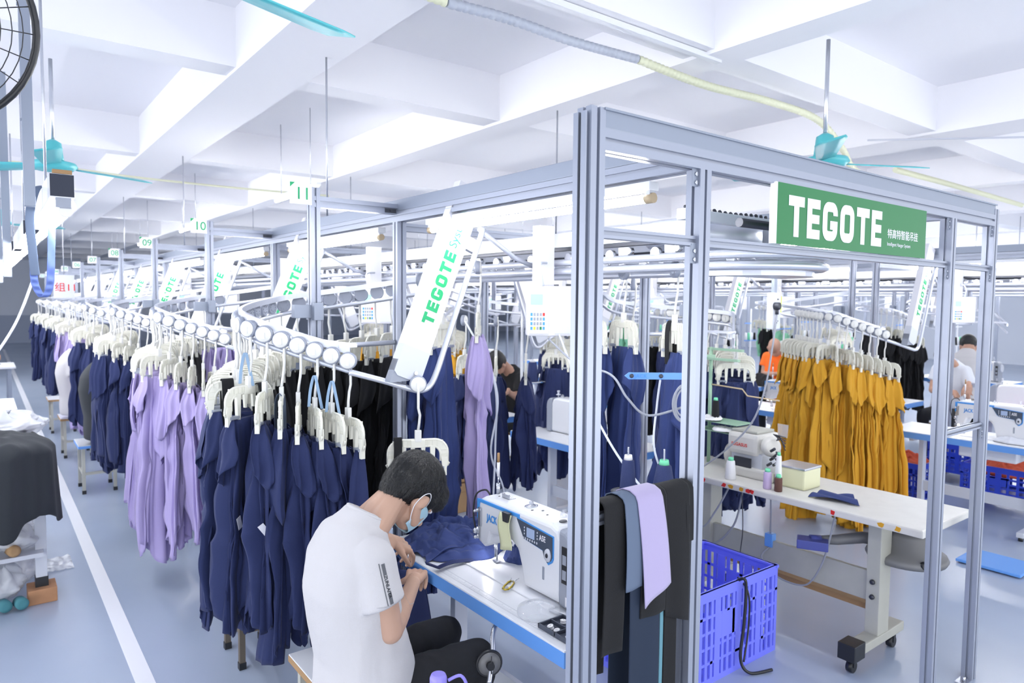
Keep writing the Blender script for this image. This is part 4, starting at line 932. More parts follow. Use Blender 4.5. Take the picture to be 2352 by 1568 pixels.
# snips, scissors, clear cover, bobbin tray
sn = thing('thread_snips', (1.60, 2.12, T), 'brass handled thread snips lying on the white machine bed', 'snips')
Rz = Matrix.Rotation(-0.98, 3, 'Z')
def V_(x, y, z): q = Rz @ Vector((x, y, 0)); return Vector((1.612+q.x, 2.10+q.y, T+z))
mb = MB(); mb.tube([V_(-0.012,-0.05,0.012),V_(-0.014,-0.02,0.012),V_(-0.012,0.015,0.012),V_(-0.004,0.028,0.012)], 0.004, 8); mb.tube([V_(0.010,-0.05,0.012),V_(0.014,-0.02,0.012),V_(0.012,0.015,0.012),V_(0.004,0.028,0.012)], 0.004, 8); mb.tube([V_(-0.012,-0.05,0.012),V_(0,-0.058,0.012),V_(0.010,-0.05,0.012)], 0.004, 8); mb.build('handle', M['brass'], sn)
mb = MB(); mb.prism([(0,0),(0.004,0),(-0.004,0.04)], (Rz@X_AX, Rz@Y_AX), (0,0,0.003), off=V_(-0.010,0.022,0.009)); mb.prism([(0,0),(0.004,0),(0.012,0.04)], (Rz@X_AX, Rz@Y_AX), (0,0,0.003), off=V_(0.006,0.022,0.012)); mb.build('blade', M['steel'], sn)
mb = MB(); mb.lathe([(0.075,0.0),(0.078,0.004),(0.076,0.02),(0.05,0.024),(0.045,0.035),(0.02,0.038),(0.018,0.045)], (1.555, 1.855, T+0.001), n=32); tag(mb.build('plastic_cover', M['glass']), 'round clear plastic cover lying on the table edge near the bobbin tray', 'cover')
sc_ = thing('scissors', (1.62, 1.80, T), 'scissors lying in front of the grey motor cover', 'scissors')
mb = MB(); mb.prism([(0,0),(0.10,0.012),(0.10,0.002),(0,-0.01)], ((0.2,-0.98,0),(0.98,0.2,0)), (0,0,0.003), off=(1.60,1.84,T+0.002)); mb.prism([(0,0.0),(0.10,-0.004),(0.10,-0.012),(0,-0.012)], ((0.2,-0.98,0),(0.98,0.2,0)), (0,0,0.003), off=(1.602,1.84,T+0.006)); mb.build('blade', M['steel'], sc_)
mb = MB(); mb.tube([Vector((1.625+0.02*math.cos(a), 1.72+0.03*math.sin(a), T+0.008)) for a in [2*PI*i/16 for i in range(16)]], 0.004, 6, closed=True); mb.build('handle', M['dark_steel'], sc_)
bt = thing('bobbin_tray', (1.53, 1.70, T), 'dark compartment tray with white bobbins at the table end', 'tray')
bx0, bx1, by0, by1 = 1.485, 1.60, 1.612, 1.775
mb = MB(); mb.box((bx0,by0,T+0.001),(bx1,by1,T+0.004)); 
for a, b in (((bx0,by0),(bx0+0.005,by1)),((bx1-0.005,by0),(bx1,by1)),((bx0,by0),(bx1,by0+0.005)),((bx0,by1-0.005),(bx1,by1)),((bx0+0.055,by0),(bx0+0.059,by1)),((bx0,by0+0.075),(bx1,by0+0.079)),((bx0+0.055,by0+0.045),(bx1,by0+0.048))): mb.box((a[0],a[1],T+0.004),(b[0],b[1],T+0.016))
mb.build('tray', mat('tray_dark', (70,76,90), 0.4), bt)
for i, (x, y) in enumerate([(1.51,1.735),(1.508,1.70),(1.53,1.66),(1.505,1.64),(1.57,1.74),(1.575,1.70)]):
    mb = MB(); mb.lathe([(0.011,0),(0.011,0.001),(0.010,0.002),(0.010,0.009),(0.011,0.010),(0.011,0.011),(0.004,0.0112),(0.004,0.006)], (x, y, T+0.005), (0.1*(i-3),0.1,1), 18)
    tag(mb.build('bobbin', M['thread_w']), 'white bobbin in the dark tray, %s from its far left corner' % nth(i), 'bobbin', 'bobbins in the tray')
# ruler decals printed on the table
rl = thing('measuring_tape', (1.50, 2.1, T), 'faint grey printed measuring strip along the front of the nearest tabletop', 'tape')
mb = MB(); mb.box((1.475, 1.68, T+0.0003), (1.477, 2.40, T+0.0008)); mb.box((1.503, 1.68, T+0.0003), (1.505, 2.40, T+0.0008))
for i in range(70): mb.box((1.478, 1.69+0.01*i, T+0.0003), (1.478+(0.012 if i % 5 else 0.02), 1.691+0.01*i, T+0.0008))
mb.build('print', mat('print_grey', (205,208,216), 0.5), rl)
# fabric being sewn
def cloth_pile(name, pts_fn, m_, lab, cat='fabric', nu=60, nv=40, th=0.003, sub=0):
    mb = MB(); mb.grid(pts_fn, nu, nv); me = baked(mb, [('SOLIDIFY', dict(thickness=th, offset=1.0))], m_, name)
    return tag(linkmesh(name, me), lab, cat)
def mound(cx, cy, z, rx, ry, h, seed, fr=7.0, rot=0.0, sharp=1.0):
    c, s = math.cos(rot), math.sin(rot)
    def f(u, v):
        a = 2*PI*u; rr = v; k = 1 + 0.22*noise.noise(Vector((math.cos(a)*1.5+seed, math.sin(a)*1.5, 0)))
        x, y = rx*rr*k*math.cos(a), ry*rr*k*math.sin(a)
        n = noise.noise(Vector((x*fr+seed, y*fr, 0.3))); n2 = abs(noise.noise(Vector((x*fr*2+seed+3*n, y*fr*2.2, 1.3))))
        zz = h*(1-rr**2.2)*(0.65+0.5*n+0.5*sharp*n2) + (0.012*abs(math.sin(a*9+seed)) if rr > 0.8 else 0)*(1-(rr-0.8)*4 if rr > 0.8 else 0)
        return Vector((cx + c*x - s*y, cy + s*x + c*y, z + 0.002 + max(0, zz)))
    return f
cloth_pile('navy_fabric', mound(1.72, 2.64, T, 0.22, 0.27, 0.10, 4.0, 11), M['navy2'], 'navy fabric heap being sewn on the nearest table', nu=120, nv=40)
cloth_pile('folded_fabric', lambda u, v: Vector((1.47+0.30*u+0.02*math.sin(7*v), 2.50+0.30*v*(1-0.3*u), T+0.004+0.035*(math.sin(PI*u)**2)*(0.5+0.5*math.sin(9*v+4*u))+0.012*math.sin(14*v-6*u)**2)), M['navy2'], 'folded navy fabric panel between the hands and the needle', nu=50, nv=50)
cloth_pile('navy_fabric_strip', lambda u, v: Vector((1.40+0.27*v, 2.36+0.03*u+0.05*v*v+0.02*math.sin(4*v), T+0.006+0.015*math.sin(PI*v)+0.004*math.sin(8*u+5*v) + (0.05*(0.25-v)/0.25 if v < 0.25 else 0))), M['navy'], 'narrow navy strip running from the hands to the needle', nu=14, nv=40)
cloth_pile('navy_fabric_curl', mound(1.80, 2.30, T, 0.05, 0.06, 0.07, 9.0, 18), M['navy2'], 'small curl of navy fabric emerging behind the needle', nu=60, nv=20)
cloth_pile('hanging_fabric', lambda u, v: Vector((1.40+0.035*math.sin(9*u+2*v)+0.02*v, 2.42+0.30*u-0.02*v, T-0.02-0.42*v*(1-0.25*abs(u-0.5)) + (0.0))), M['navy'], 'navy fabric hanging down in front of the worker below the table edge', nu=50, nv=24)

# thread stand of the nearest machine
ts = thing('thread_stand', (2.0, 1.60, T), 'white thread stand pole with blue top arm on the rear corner of the nearest table', 'thread stand')
mb = MB(); mb.cyl((1.985, 1.57, T-0.1), (1.985, 1.57, 1.62), 0.012, 14); mb.build('pole', M['white'], ts)
mb = MB(); d = Vector((-0.80,0.60,0)); pq = Vector((0.6,0.8,0)); c = Vector((2.0,1.56,1.615)); mb.prism([(-0.01,-0.012),(0.22,-0.012),(0.235,0.0),(0.22,0.012),(-0.01,0.012)], (d, Z_AX), pq*0.006, off=c); mb.build('top_arm', M['blue_edge'], ts, label='bright blue top arm')
words('JACK', 0.02, c + d*0.20 - pq*0.001 + Vector((0,0,-0.007)), -d, (0,0,1), M['blue'], ts)
mb = MB()
for s_ in (0.02, 0.105, 0.21): mb.lathe([(0.008,0),(0.007,0.003),(0.003,0.004)], c + d*s_, -pq, 12)
mb.build('screw', M['dark_steel'], ts)
mb = MB(); mb.cyl((1.985,1.57,1.18), (1.85,1.68,1.18), 0.008); mb.build('lower_arm', M['white'], ts)
for i, (x, y) in enumerate(((1.86, 1.72), (1.94, 1.62))):
    mb = MB(); mb.lathe([(0.06,0),(0.062,0.006),(0.012,0.008)], (x, y, 1.18), n=28); mb.build('cone_tray', M['dark_steel'], ts)
    mb = MB(); mb.cyl((x, y, 1.185), (x, y, 1.35), 0.003, 8); mb.build('spindle', M['steel'], ts)
def cone(x, y, z, r0, r1, h, m_, lab, core=None, grp=None):
    t = thing('thread_cone', (x, y, z), lab, 'thread cone', grp)
    mb = MB(); mb.lathe([(r0*0.92,0),(r0,0.006),(r1,h-0.004),(r1*0.85,h)], (x, y, z), n=24); mb.build('thread', m_, t)
    mb = MB(); mb.lathe([(r1*0.72,0),(r1*0.62,0.018),(r1*0.4,0.018),(r1*0.4,0.004)], (x, y, z+h), n=20); mb.build('core', core or M['signwhite'], t)
    return t
cone(1.86, 1.72, 1.188, 0.030, 0.022, 0.115, M['thread_navy'], 'slim navy thread cone with white core on the nearest stand', M['thread_w'])
cone(1.94, 1.62, 1.188, 0.044, 0.026, 0.105, M['thread_navy'], 'fat navy thread cone with green core on the nearest stand', M['mgreen'])
mb = MB(); L_ = []
for i in range(90):
    a = i*0.21; L_.append(Vector((1.985, 1.585, 1.52)) + Vector((0.8,-0.6,0))*(0.034+0.006*math.sin(i*0.07))*math.cos(a) + Vector((0,0,1))*(0.055+0.012*math.sin(i*0.05))*math.sin(a) + Vector((-0.3,-0.45,0))*0.05)
mb.tube(L_, 0.004, 7); mb.tube(bez([L_[0], Vector((1.90,1.66,1.47)), Vector((1.84,1.71,1.53)), Vector((1.84,1.80,1.61)), Vector((1.95,2.1,1.62)), Vector((2.12,2.48,1.70))], 8), 0.0045, 7); mb.tube(bez([L_[-1], Vector((1.95,1.55,1.3)), Vector((1.99,1.54,1.15)), Vector((1.98,1.53,0.9))], 8), 0.0045, 7)
tag(mb.build('coiled_cable', M['wire']), 'grey cable coiled round the top of the white thread stand', 'cable')
def wire(pts, r, m_, lab): mb = MB(); mb.tube(bez(pts, 8), r, 7); return tag(mb.build('cable', m_), lab, 'cable')
wire([(2.16,2.45,1.72),(2.10,2.25,1.52),(2.03,1.98,1.30),(1.99,1.80,1.19),(1.96,1.70,1.16)], 0.005, M['wirew'], 'white cable running from the control terminal to the thread stand')
wire([(1.92,1.63,1.60),(1.94,1.66,1.5),(1.93,1.66,1.35),(1.97,1.63,1.2),(1.99,1.60,1.0)], 0.004, M['wirew'], 'white cable dropping beside the navy thread cones')
wire([(1.745,1.70,T+0.30),(1.76,1.60,T+0.31),(1.80,1.50,T+0.31)], 0.004, M['wirew'], 'white thread hose leaving the bobbin winder to the right')
wire([(2.36,3.55,1.75),(2.40,3.3,1.4),(2.45,3.35,1.0),(2.40,3.3,0.6),(2.42,3.3,0.1)], 0.006, M['wirew'], 'looped white cable hanging left of the small blue thread shelf')
wire([(2.45,3.55,1.7),(2.50,3.4,1.3),(2.44,3.38,0.95),(2.52,3.35,0.7),(2.5,3.3,0.3)], 0.006, M['wirew'], 'second looped white cable hanging by the small blue thread shelf')

# shelf with two navy cones by the second right table
def cone_shelf(x, y, z, lab, hi=1.9):
    r = thing('thread_stand', (x, y, 0.76), lab, 'thread stand'); 
    mb = MB(); mb.cyl((x, y, 0.72), (x, y, hi), 0.012, 12); mb.build('pole', M['white'], r)
    mb = MB(); mb.box((x, y-0.012, z-0.02), (x+0.36, y+0.012, z-0.008), 0.003); mb.build('shelf_arm', M['blue_edge'], r)
    for dx in (0.12, 0.29):
        mb = MB(); mb.lathe([(0.075,0),(0.077,0.006),(0.01,0.007)], (x+dx, y, z-0.008), n=24); mb.build('cone_tray', M['light_grey'], r)
        mb = MB(); mb.cyl((x+dx, y, z), (x+dx, y, z+0.22), 0.003, 6); mb.build('spindle', M['steel'], r)
    return r
cone_shelf(3.70, 4.68, 1.17, 'white pole with blue cone shelf between the lavender garment and the terminal')
for dx, w in ((0.12, 'left'), (0.29, 'right')): cone(3.70+dx, 4.68, 1.171, 0.052, 0.036, 0.17, M['thread_navy'], '%s navy thread cone on the small blue shelf' % w, M['signwhite'])

# clothes over the front rail
def over_rail(x0, x1, zf, zb, m_, lab, y=0.0, wave=0.004, slant=0.0, shift=0.0):
    zr = 1.345; n = 26
    def f(u, v):
        x = x0 + (x1-x0)*u
        if v < 0.45: q = v/0.45; p = (Y0+0.052+y, zb + (zr-zb)*q)
        elif v < 0.55: a = PI*(v-0.45)/0.10; p = (Y0+0.025+(0.027+y)*math.cos(a), zr + (0.012+y)*math.sin(a))
        else: q = (v-0.55)/0.45; p = (Y0-0.002-y-0.004*math.sin(3*q), zr + (zf-zr)*q - slant*q*(u-0.5))
        d = abs(v-0.5)*2; p = (p[0] + (-1 if v > 0.5 else 1)*y*d*1.5, p[1]); return Vector((x + shift*max(0, (v-0.55)/0.45)*1.0 + 0.006*math.sin(5*v+x0*9)*d, p[0] + wave*d*math.sin(55*x), p[1]))
    return cloth_pile('draped_fabric', f, m_, lab, 'fabric', 18, 50, 0.0025)
over_rail(1.262, 1.335, 0.95, 0.86, M['blk'], 'black fabric next to the corner post on the front rail', 0.002, 0.004)
over_rail(1.33, 1.40, 1.115, 1.0, M['slate'], 'slate blue fabric strip on the front rail', 0.009)
over_rail(1.375, 1.475, 1.08, 1.05, M['lav2'], 'lavender fabric strip on the front rail', 0.013, 0.004, -0.05, 0.025)
over_rail(1.355, 1.475, 0.55, 0.5, mat('teal_navy', (26,40,62), 0.85), 'long dark navy fabric on the front rail under the lavender strip', 0.005, 0.004)
over_rail(1.40, 1.50, 1.02, 0.98, M['blk'], 'black fabric just right of the lavender strip', 0.007, 0.004)
over_rail(1.50, 1.602, 0.98, 0.7, M['blk'], 'wide black fabric at the right end of the front rail', 0.006, 0.004, 0.04)
over_rail(1.585, 1.622, 1.19, 1.1, M['blk'], 'short black flap at the right end of the front rail', 0.004, 0.004)
over_rail(1.505, 1.555, 0.52, 0.5, M['blk'], 'long black fabric strip reaching down at the right of the front rail', 0.003, 0.004)
over_rail(1.485, 1.500, 0.5, 0.5, mat('teal_strip', (92,140,156), 0.7), 'thin teal strip between the black fabrics on the front rail', 0.003, 0.004)
mb = MB(); mb.box((1.262, 1.31, 0.35), (1.30, 1.335, 0.95), 0.004); tag(mb.build('orange_board', mat('orange_board', (206,110,40), 0.6)), 'narrow orange upright strip behind the corner post low down', 'board')

# blue plastic crates
def crate(x0, x1, y0, y1, z0, h, m_, lab, fine=True, grp='plastic crates'):
    r = thing('plastic_crate', ((x0+x1)/2, (y0+y1)/2, z0), lab, 'crate', grp); t = 0.006
    def wall(a, b, nm):
        mb = MB(); a = Vector(a); b = Vector(b); L = (b-a).length; d = (b-a).normalized(); n = Vector((-d.y, d.x, 0)); cnt = [0]
        def bar(s0, s1, q0, q1, th=t):
            cnt[0] += 1; e = 0.0004*((cnt[0]*7) % 5) + (0.0012 if q1-q0 > 0.1 else 0)
            mb.prism([(s0,q0),(s1,q0),(s1,q1),(s0,q1)], (d, Z_AX), n*(th+2*e), off=a-n*e)
        step = 0.042 if fine else 0.07; k = int(L/step); st = L/k
        bar(0, L, 0, 0.03); bar(0, L, h-0.05, h, t*1.2); bar(-0.008, L+0.008, h-0.012, h, t*3)
        rows = [0.03+ (h-0.08)*i/5 for i in range(6)]
        for q in rows[1:5]: bar(0, L, q-0.007, q+0.007)
        for i in range(k+1):
            w = 0.010 if i % 4 else 0.022
            bar(max(0, i*st-w), min(L, i*st+w), 0.03, h-0.05, t if i % 4 else t*1.8)
        bar(L*0.38, L*0.62, h*0.45, h*0.72)
        return mb.build(nm, m_, r)
    wall((x0,y0,z0), (x1,y0,z0), 'side_wall'); wall((x1,y0,z0), (x1,y1,z0), 'side_wall'); wall((x1,y1,z0), (x0,y1,z0), 'side_wall'); wall((x0,y1,z0), (x0,y0,z0), 'side_wall')
    mb = MB(); mb.box((x0, y0, z0+0.0), (x1, y1, z0+0.008)); mb.build('base', m_, r); return r
crate(2.50, 3.37, 2.02, 2.50, 0.0, 0.47, M['crate'], 'large violet-blue slatted crate on the floor behind the second post')
cord = thing('black_strap', (3.0, 2.01, 0.3), 'black strap hanging over the side of the large violet-blue crate', 'strap')
mb = MB(); mb.tube(bez([(3.02,2.10,0.40),(3.02,2.0,0.485),(3.03,1.985,0.43),(3.02,1.985,0.25),(3.0,1.985,0.08),(3.03,1.95,0.012),(3.15,1.90,0.012)], 8), 0.008, 6); mb.tube(bez([(3.05,2.05,0.47),(3.06,1.99,0.40),(3.06,1.985,0.22),(3.02,1.98,0.06)], 8), 0.005, 6); mb.build('band', M['black'], cord)
crate(7.0, 7.45, 2.75, 3.2, 0.0, 0.36, M['crate2'], 'blue crate under the second line tables, left one', False)
crate(7.2, 7.8, 1.9, 2.5, 0.12, 0.30, M['crate2'], 'blue crate of rust fabric at the right edge', False)
crate(8.0, 8.5, 2.6, 3.1, 0.12, 0.30, M['crate2'], 'blue crate behind the right edge crate', False)
cloth_pile('rust_fabric', mound(7.5, 2.2, 0.33, 0.26, 0.26, 0.16, 2.0, 6), M['redcloth'], 'rust coloured fabric heaped in the crate at the right edge', nu=60, nv=20)
cloth_pile('rust_fabric', mound(7.22, 2.97, 0.30, 0.2, 0.2, 0.14, 5.0, 6), M['redcloth'], 'rust coloured fabric heaped in the left blue crate', nu=60, nv=20)
cloth_pile('rust_fabric', mound(7.9, 3.5, 0.0, 0.35, 0.3, 0.5, 7.0, 5), M['redcloth'], 'rust coloured fabric heap on the floor behind the crates', nu=60, nv=20)
cloth_pile('black_fabric', mound(7.6, 3.5, 0.76, 0.45, 0.28, 0.22, 3.0, 5), M['blk'], 'black fabric heap beside the mustard garments', nu=60, nv=20)
cloth_pile('black_fabric', mound(8.45, 5.3, 0.76, 0.22, 0.3, 0.18, 6.0, 5), M['blk'], 'black fabric in front of the man in orange', nu=60, nv=20)
cloth_pile('pink_fabric', mound(8.3, 2.35, 0.76, 0.14, 0.2, 0.05, 8.0, 8), mat('magenta_cloth', (214,120,190), 0.8), 'pink fabric on the table by the right frame posts', nu=50, nv=16)
cloth_pile('grey_fabric', mound(6.65, 1.9, 0.76, 0.14, 0.16, 0.06, 1.0, 9), M['light_grey'], 'pale grey fabric lying at the front of the right edge table', nu=50, nv=16)
mb = MB(); mb.box((5.6,1.55,0.01),(5.95,1.95,0.03), 0.004); tag(mb.build('foot_pedal', M['blue_edge']), 'blue foot pedal plate on the floor at the right edge', 'pedal')

# ---------------------------------------------------------------- old white table with the overlock machine
Z2 = 0.80
ot = thing('rolling_table', (3.8, 2.1, 0), 'old off-white wheeled table holding the overlock machine', 'table')
mb = MB(); mb.box((3.53, 1.37, Z2-0.04), (4.12, 2.98, Z2), 0.008); mb.build('tabletop', M['oldtop'], ot)
for y, ns in ((1.66, True), (2.72, True)):
    mb = MB(); mb.box((3.68, y-0.035, 0.12), (3.80, y+0.035, Z2-0.04), 0.004); mb.build('leg', M['oldleg'], ot)
    mb = MB(); mb.box((3.44, y-0.04, 0.09), (3.98, y+0.04, 0.14), 0.006); mb.build('foot', M['oldleg'], ot)
    mb = MB(); mb.box((3.42, y-0.045, 0.075), (3.53, y+0.045, 0.16), 0.004); mb.build('foot_cap', M['black'], ot)
    for x in (3.48, 3.92):
        mb = MB(); mb.cyl((x, y-0.016, 0.03), (x, y+0.016, 0.03), 0.03, 18); mb.box((x-0.012,y-0.02,0.03),(x+0.012,y+0.02,0.09)); mb.build('caster', M['black'], ot)
mb = MB(); mb.box((3.71, 1.69, 0.30), (3.74, 2.70, 0.46), 0.004); mb.build('crossbar', M['oldleg'], ot)
mb = MB()
for z in (0.34, 0.42): mb.lathe([(0.014,0),(0.012,0.008),(0.004,0.010)], (3.675, 1.66, z), (-1,0,0), 12)
mb.build('bolt', M['dark_steel'], ot)
mb = MB(); mb.box((3.78, 1.7, 0.22), (3.84, 2.7, 0.25)); mb.build('treadle_bar', M['wood'], ot)
rndc = random.Random(8)
for i in range(9):
    y = [1.47,1.55,1.80,2.28,2.35,2.42,2.47,2.62,2.30][i]; mb = MB(); c_ = [(0.0,0.0),(0.02,0.004),(0.035,-0.003),(0.03,-0.018),(0.012,-0.022),(0.003,-0.014)]
    mb.prism([(a*rndc.uniform(0.6,1.2), b) for a, b in c_], ((0,1,0),(0,0,1)), (-0.0012,0,0), off=(3.53, y, Z2-0.012)); mb.build('sticker_scrap', M['yel'] if i in (0,1,4,5) else M['red'], ot)
mo = thing('clutch_motor', (3.88, 1.62, 0.5), 'round grey motor hanging under the old white table', 'motor')
mb = MB(); mb.lathe([(0.10,0),(0.19,0.01),(0.20,0.03),(0.19,0.05),(0.13,0.06),(0.12,0.15),(0.10,0.17)], (3.92, 1.60, 0.50), n=32); mb.build('housing', M['motor'], mo)
mb = MB(); mb.cyl((3.92,1.60,0.66),(3.92,1.60,0.76),0.03); mb.build('mount', M['dark_steel'], mo)
mb = MB(); mb.lathe([(0.02,0),(0.022,0.01),(0.02,0.025)], (3.80,1.47,0.54), (-0.4,-0.8,0.1), 14); mb.build('knob', M['black'], mo)
mb = MB(); mb.tube([(3.86,1.68,0.60),(3.80,1.78,0.60),(3.72,1.88,0.575),(3.66,1.96,0.565)], [0.035,0.032,0.028,0.022], 14); mb.build('duct', M['motor'], mo)
mb = MB(); mb.box((3.56,1.88,0.53),(3.66,2.04,0.58), 0.006, rot=Matrix.Rotation(0.5,3,'Z')); mb.cyl((3.66,1.94,0.56),(3.62,1.98,0.56),0.035); mb.build('nozzle', mat('nozzle_blue', (70,78,150), 0.5), mo, label='blue nozzle')
sw = thing('power_switch', (3.72, 2.28, 0.48), 'small blue switch box hanging on a cable under the old white table', 'switch')
mb = MB(); mb.box((3.70,2.26,0.42),(3.745,2.31,0.50), 0.005); mb.build('box', M['blue_edge'], sw)
mb = MB(); mb.cyl((3.722,2.285,0.50),(3.722,2.285,0.56),0.004,8); mb.cyl((3.722,2.285,0.42),(3.722,2.285,0.32),0.004,8); mb.build('rod', M['dark_steel'], sw)
wire([(3.72,2.29,0.75),(3.722,2.285,0.6),(3.722,2.285,0.5)], 0.005, M['wire'], 'cable feeding the small blue switch box')
wire([(3.71,2.28,0.42),(3.66,2.30,0.36),(3.66,2.20,0.28),(3.67,2.06,0.27),(3.66,1.98,0.33),(3.64,1.90,0.5),(3.66,1.86,0.75)], 0.005, M['wire'], 'cable looping below the small blue switch box')
wire([(3.60,2.85,0.76),(3.56,2.85,0.55),(3.60,2.70,0.45),(3.62,2.6,0.58),(3.65,2.52,0.76)], 0.006, M['wire'], 'grey cable loop under the left end of the old white table')
wire([(3.60,2.9,0.76),(3.55,2.88,0.45),(3.60,2.65,0.35),(3.66,2.5,0.5),(3.68,2.45,0.76)], 0.006, M['wire'], 'second grey cable loop under the left end of the old white table')
wire([(3.66,2.45,0.76),(3.67,2.44,0.5),(3.66,2.45,0.3),(3.68,2.45,0.15)], 0.003, M['dark_steel'], 'chain hanging down under the old white table')
# overlock machine
om = thing('overlock_machine', (3.86, 2.35, Z2), 'white overlock machine with a cream waste box on the old table', 'sewing machine')
mb = MB(); mb.box((3.72,2.28,Z2),(4.0,2.62,Z2+0.06), 0.012); mb.build('base', M['oldtop'], om)
mb = MB(); mb.box((3.74,2.40,Z2+0.13),(3.98,2.62,Z2+0.27), 0.03); mb.build('upper_body', M['oldtop'], om)
mb = MB(); mb.box((3.76,2.38,Z2+0.05),(3.97,2.60,Z2+0.15), 0.01); mb.build('middle_body', M['light_grey'], om)
mb = MB(); mb.cyl((3.86,2.62,Z2+0.10),(3.86,2.68,Z2+0.10),0.065,24); mb.build('handwheel', M['oldtop'], om)
mb = MB(); mb.box((3.76,2.42,Z2+0.27),(3.95,2.60,Z2+0.285), 0.004); mb.build('top_lid', M['oldleg'], om)
mb = MB(); mb.lathe([(0.03,0),(0.06,0.01),(0.062,0.03),(0.04,0.05)], (3.80,2.36,Z2+0.20), (-0.5,-0.8,0.2), 20); mb.build('cover_dome', M['oldtop'], om)
mb = MB()
for i in range(7): mb.cyl((3.74+0.03*(i % 3), 2.33-0.02*(i//3), Z2+0.10+0.03*(i % 4)), (3.73+0.03*(i % 3), 2.30-0.02*(i//3), Z2+0.12+0.03*(i % 4)), 0.009, 8)
for i in range(5): mb.tube([(3.78+0.01*i,2.30,Z2+0.25),(3.76,2.27+0.01*i,Z2+0.29),(3.78,2.24,Z2+0.2+0.02*i)], 0.003, 5)
mb.box((3.73,2.44,Z2+0.02),(3.742,2.56,Z2+0.12), 0.003); mb.build('thread_fittings', M['dark_steel'], om)
words('PEGASUS', 0.028, (3.738, 2.585, Z2+0.185), (0,-1,0), (0,0,1), M['red'], om, bold=0.0004)
mb = MB(); mb.box((3.72,2.08,Z2),(3.90,2.27,Z2+0.12), 0.012); mb.build('waste_box', mat('cream_box', (226,226,190), 0.4), om, label='cream coloured waste box')
mb = MB(); mb.box((3.718,2.078,Z2+0.115),(3.902,2.272,Z2+0.128), 0.004); mb.build('box_lid', M['steel'], om)
mb = MB(); mb.prism([(-0.03,0),(0.03,0),(0.035,0.08),(-0.035,0.08)], ((0,1,0),(0,0,1)), (0.004,0,0), off=(3.86,2.31,Z2+0.26)); mb.build('eye_guard', M['glass'], om)
cone(3.60, 2.86, Z2, 0.026, 0.020, 0.115, M['thread_w'], 'white thread cone with green tip at the left end of the old table', M['mgreen'])
cone(3.615, 2.50, Z2, 0.034, 0.024, 0.115, M['thread_w'], 'white thread cone in front of the overlock machine', M['mgreen'])
cone(3.60, 2.24, Z2, 0.024, 0.022, 0.10, mat('lilac_thread', (196,176,214), 0.8), 'lilac thread spool beside the brown one on the old table', M['mgreen'])
cone(3.60, 2.17, Z2, 0.022, 0.021, 0.08, mat('brown_thread', (92,62,56), 0.8), 'dark brown thread spool on the old table', M['mgreen'])
cone(3.63, 2.19, Z2+0.0, 0.022, 0.014, 0.20, M['thread_w'], 'tall white thread cone behind the brown spool', M['mgreen'])
cloth_pile('navy_scrap', lambda u, v: Vector((3.62+0.14*u+0.05*v, 2.0-0.26*v*(1-0.4*u), Z2+0.004+0.018*abs(math.sin(5*u+3*v)))), M['navy2'], 'small folded navy scrap on the old white table', nu=24, nv=24)
mb = MB()
for i in range(5): mb.ball((3.55+0.012*i, 2.955+0.004*(i % 2), Z2+0.03+0.012*(i % 3)), 0.022, (1,0.8,0.7), 10)
tag(mb.build('red_wrapper', M['red']), 'crumpled red wrapper at the left end of the old table', 'wrapper')
# green spool stand on it
gs = thing('spool_stand', (3.88, 2.86, Z2), 'old green spool stand with small shelves at the left end of the old table', 'spool stand')
mb = MB(); mb.cyl((3.88,2.86,Z2),(3.88,2.86,1.58),0.012,12); mb.build('pole', M['oldgreen'], gs)
mb = MB(); mb.box((3.87,2.62,1.56),(3.90,2.88,1.575)); mb.box((3.80,2.60,1.50),(3.83,2.88,1.515)); mb.box((3.80,2.84,1.50),(3.90,2.87,1.53)); mb.build('top_arms', M['oldgreen'], gs)
mb = MB(); mb.tube([(3.88,2.86,1.33),(3.89,2.62,1.32),(3.89,2.58,1.28),(3.93,2.38,1.27)], 0.005, 8); mb.build('side_rod', M['cap'], gs)
for z in (1.04, 1.10): mb = MB(); mb.box((3.78,2.58,z-0.006),(3.96,2.90,z), 0.003); mb.build('shelf', M['oldgreen'], gs)
for i, (x, y, z) in enumerate(((3.82,2.70,1.045),(3.84,2.64,1.045),(3.82,2.80,1.105))):
    cloth_pile('white_rag', mound(x, y, z, 0.075, 0.07, 0.03, 3.0*i, 22), M['thread_w'], ['white rag on the lower shelf of the green spool stand', 'white rag at the right of the lower shelf of the green spool stand', 'white rag on the upper shelf of the green spool stand'][i], nu=40, nv=12)
cone(3.82, 2.77, 1.105, 0.026, 0.02, 0.13, M['blk'], 'black thread cone with green top on the green spool stand', M['mgreen'])
# hanging power socket
so = thing('power_socket', (3.78, 2.35, 1.8), 'hanging grey power socket box with a plugged cable', 'socket')
mb = MB(); mb.box((3.74,2.33,1.72),(3.83,2.37,1.94), 0.006); mb.build('box', M['light_grey'], so)
mb = MB(); mb.box((3.831,2.335,1.82),(3.845,2.365,1.92)); mb.build('lime_tag', M['lime'], so, label='lime green tag')
mb = MB(); mb.box((3.77,2.34,1.94),(3.80,2.36,2.26)); mb.build('hanging_strap', M['alu2'], so)
mb = MB(); mb.lathe([(0.022,0),(0.022,0.03),(0.012,0.035)], (3.765,2.33,1.86), (0,-1,0), 16); mb.cyl((3.765,2.315,1.85),(3.765,2.315,1.81),0.01); mb.build('plug', M['dark_steel'], so)
mb = MB()
for x, z in ((3.79,1.90),(3.80,1.90),(3.78,1.77),(3.79,1.76),(3.80,1.77)): mb.box((x-0.002,2.328,z-0.004),(x+0.002,2.33,z+0.004))
mb.build('socket_holes', M['black'], so)
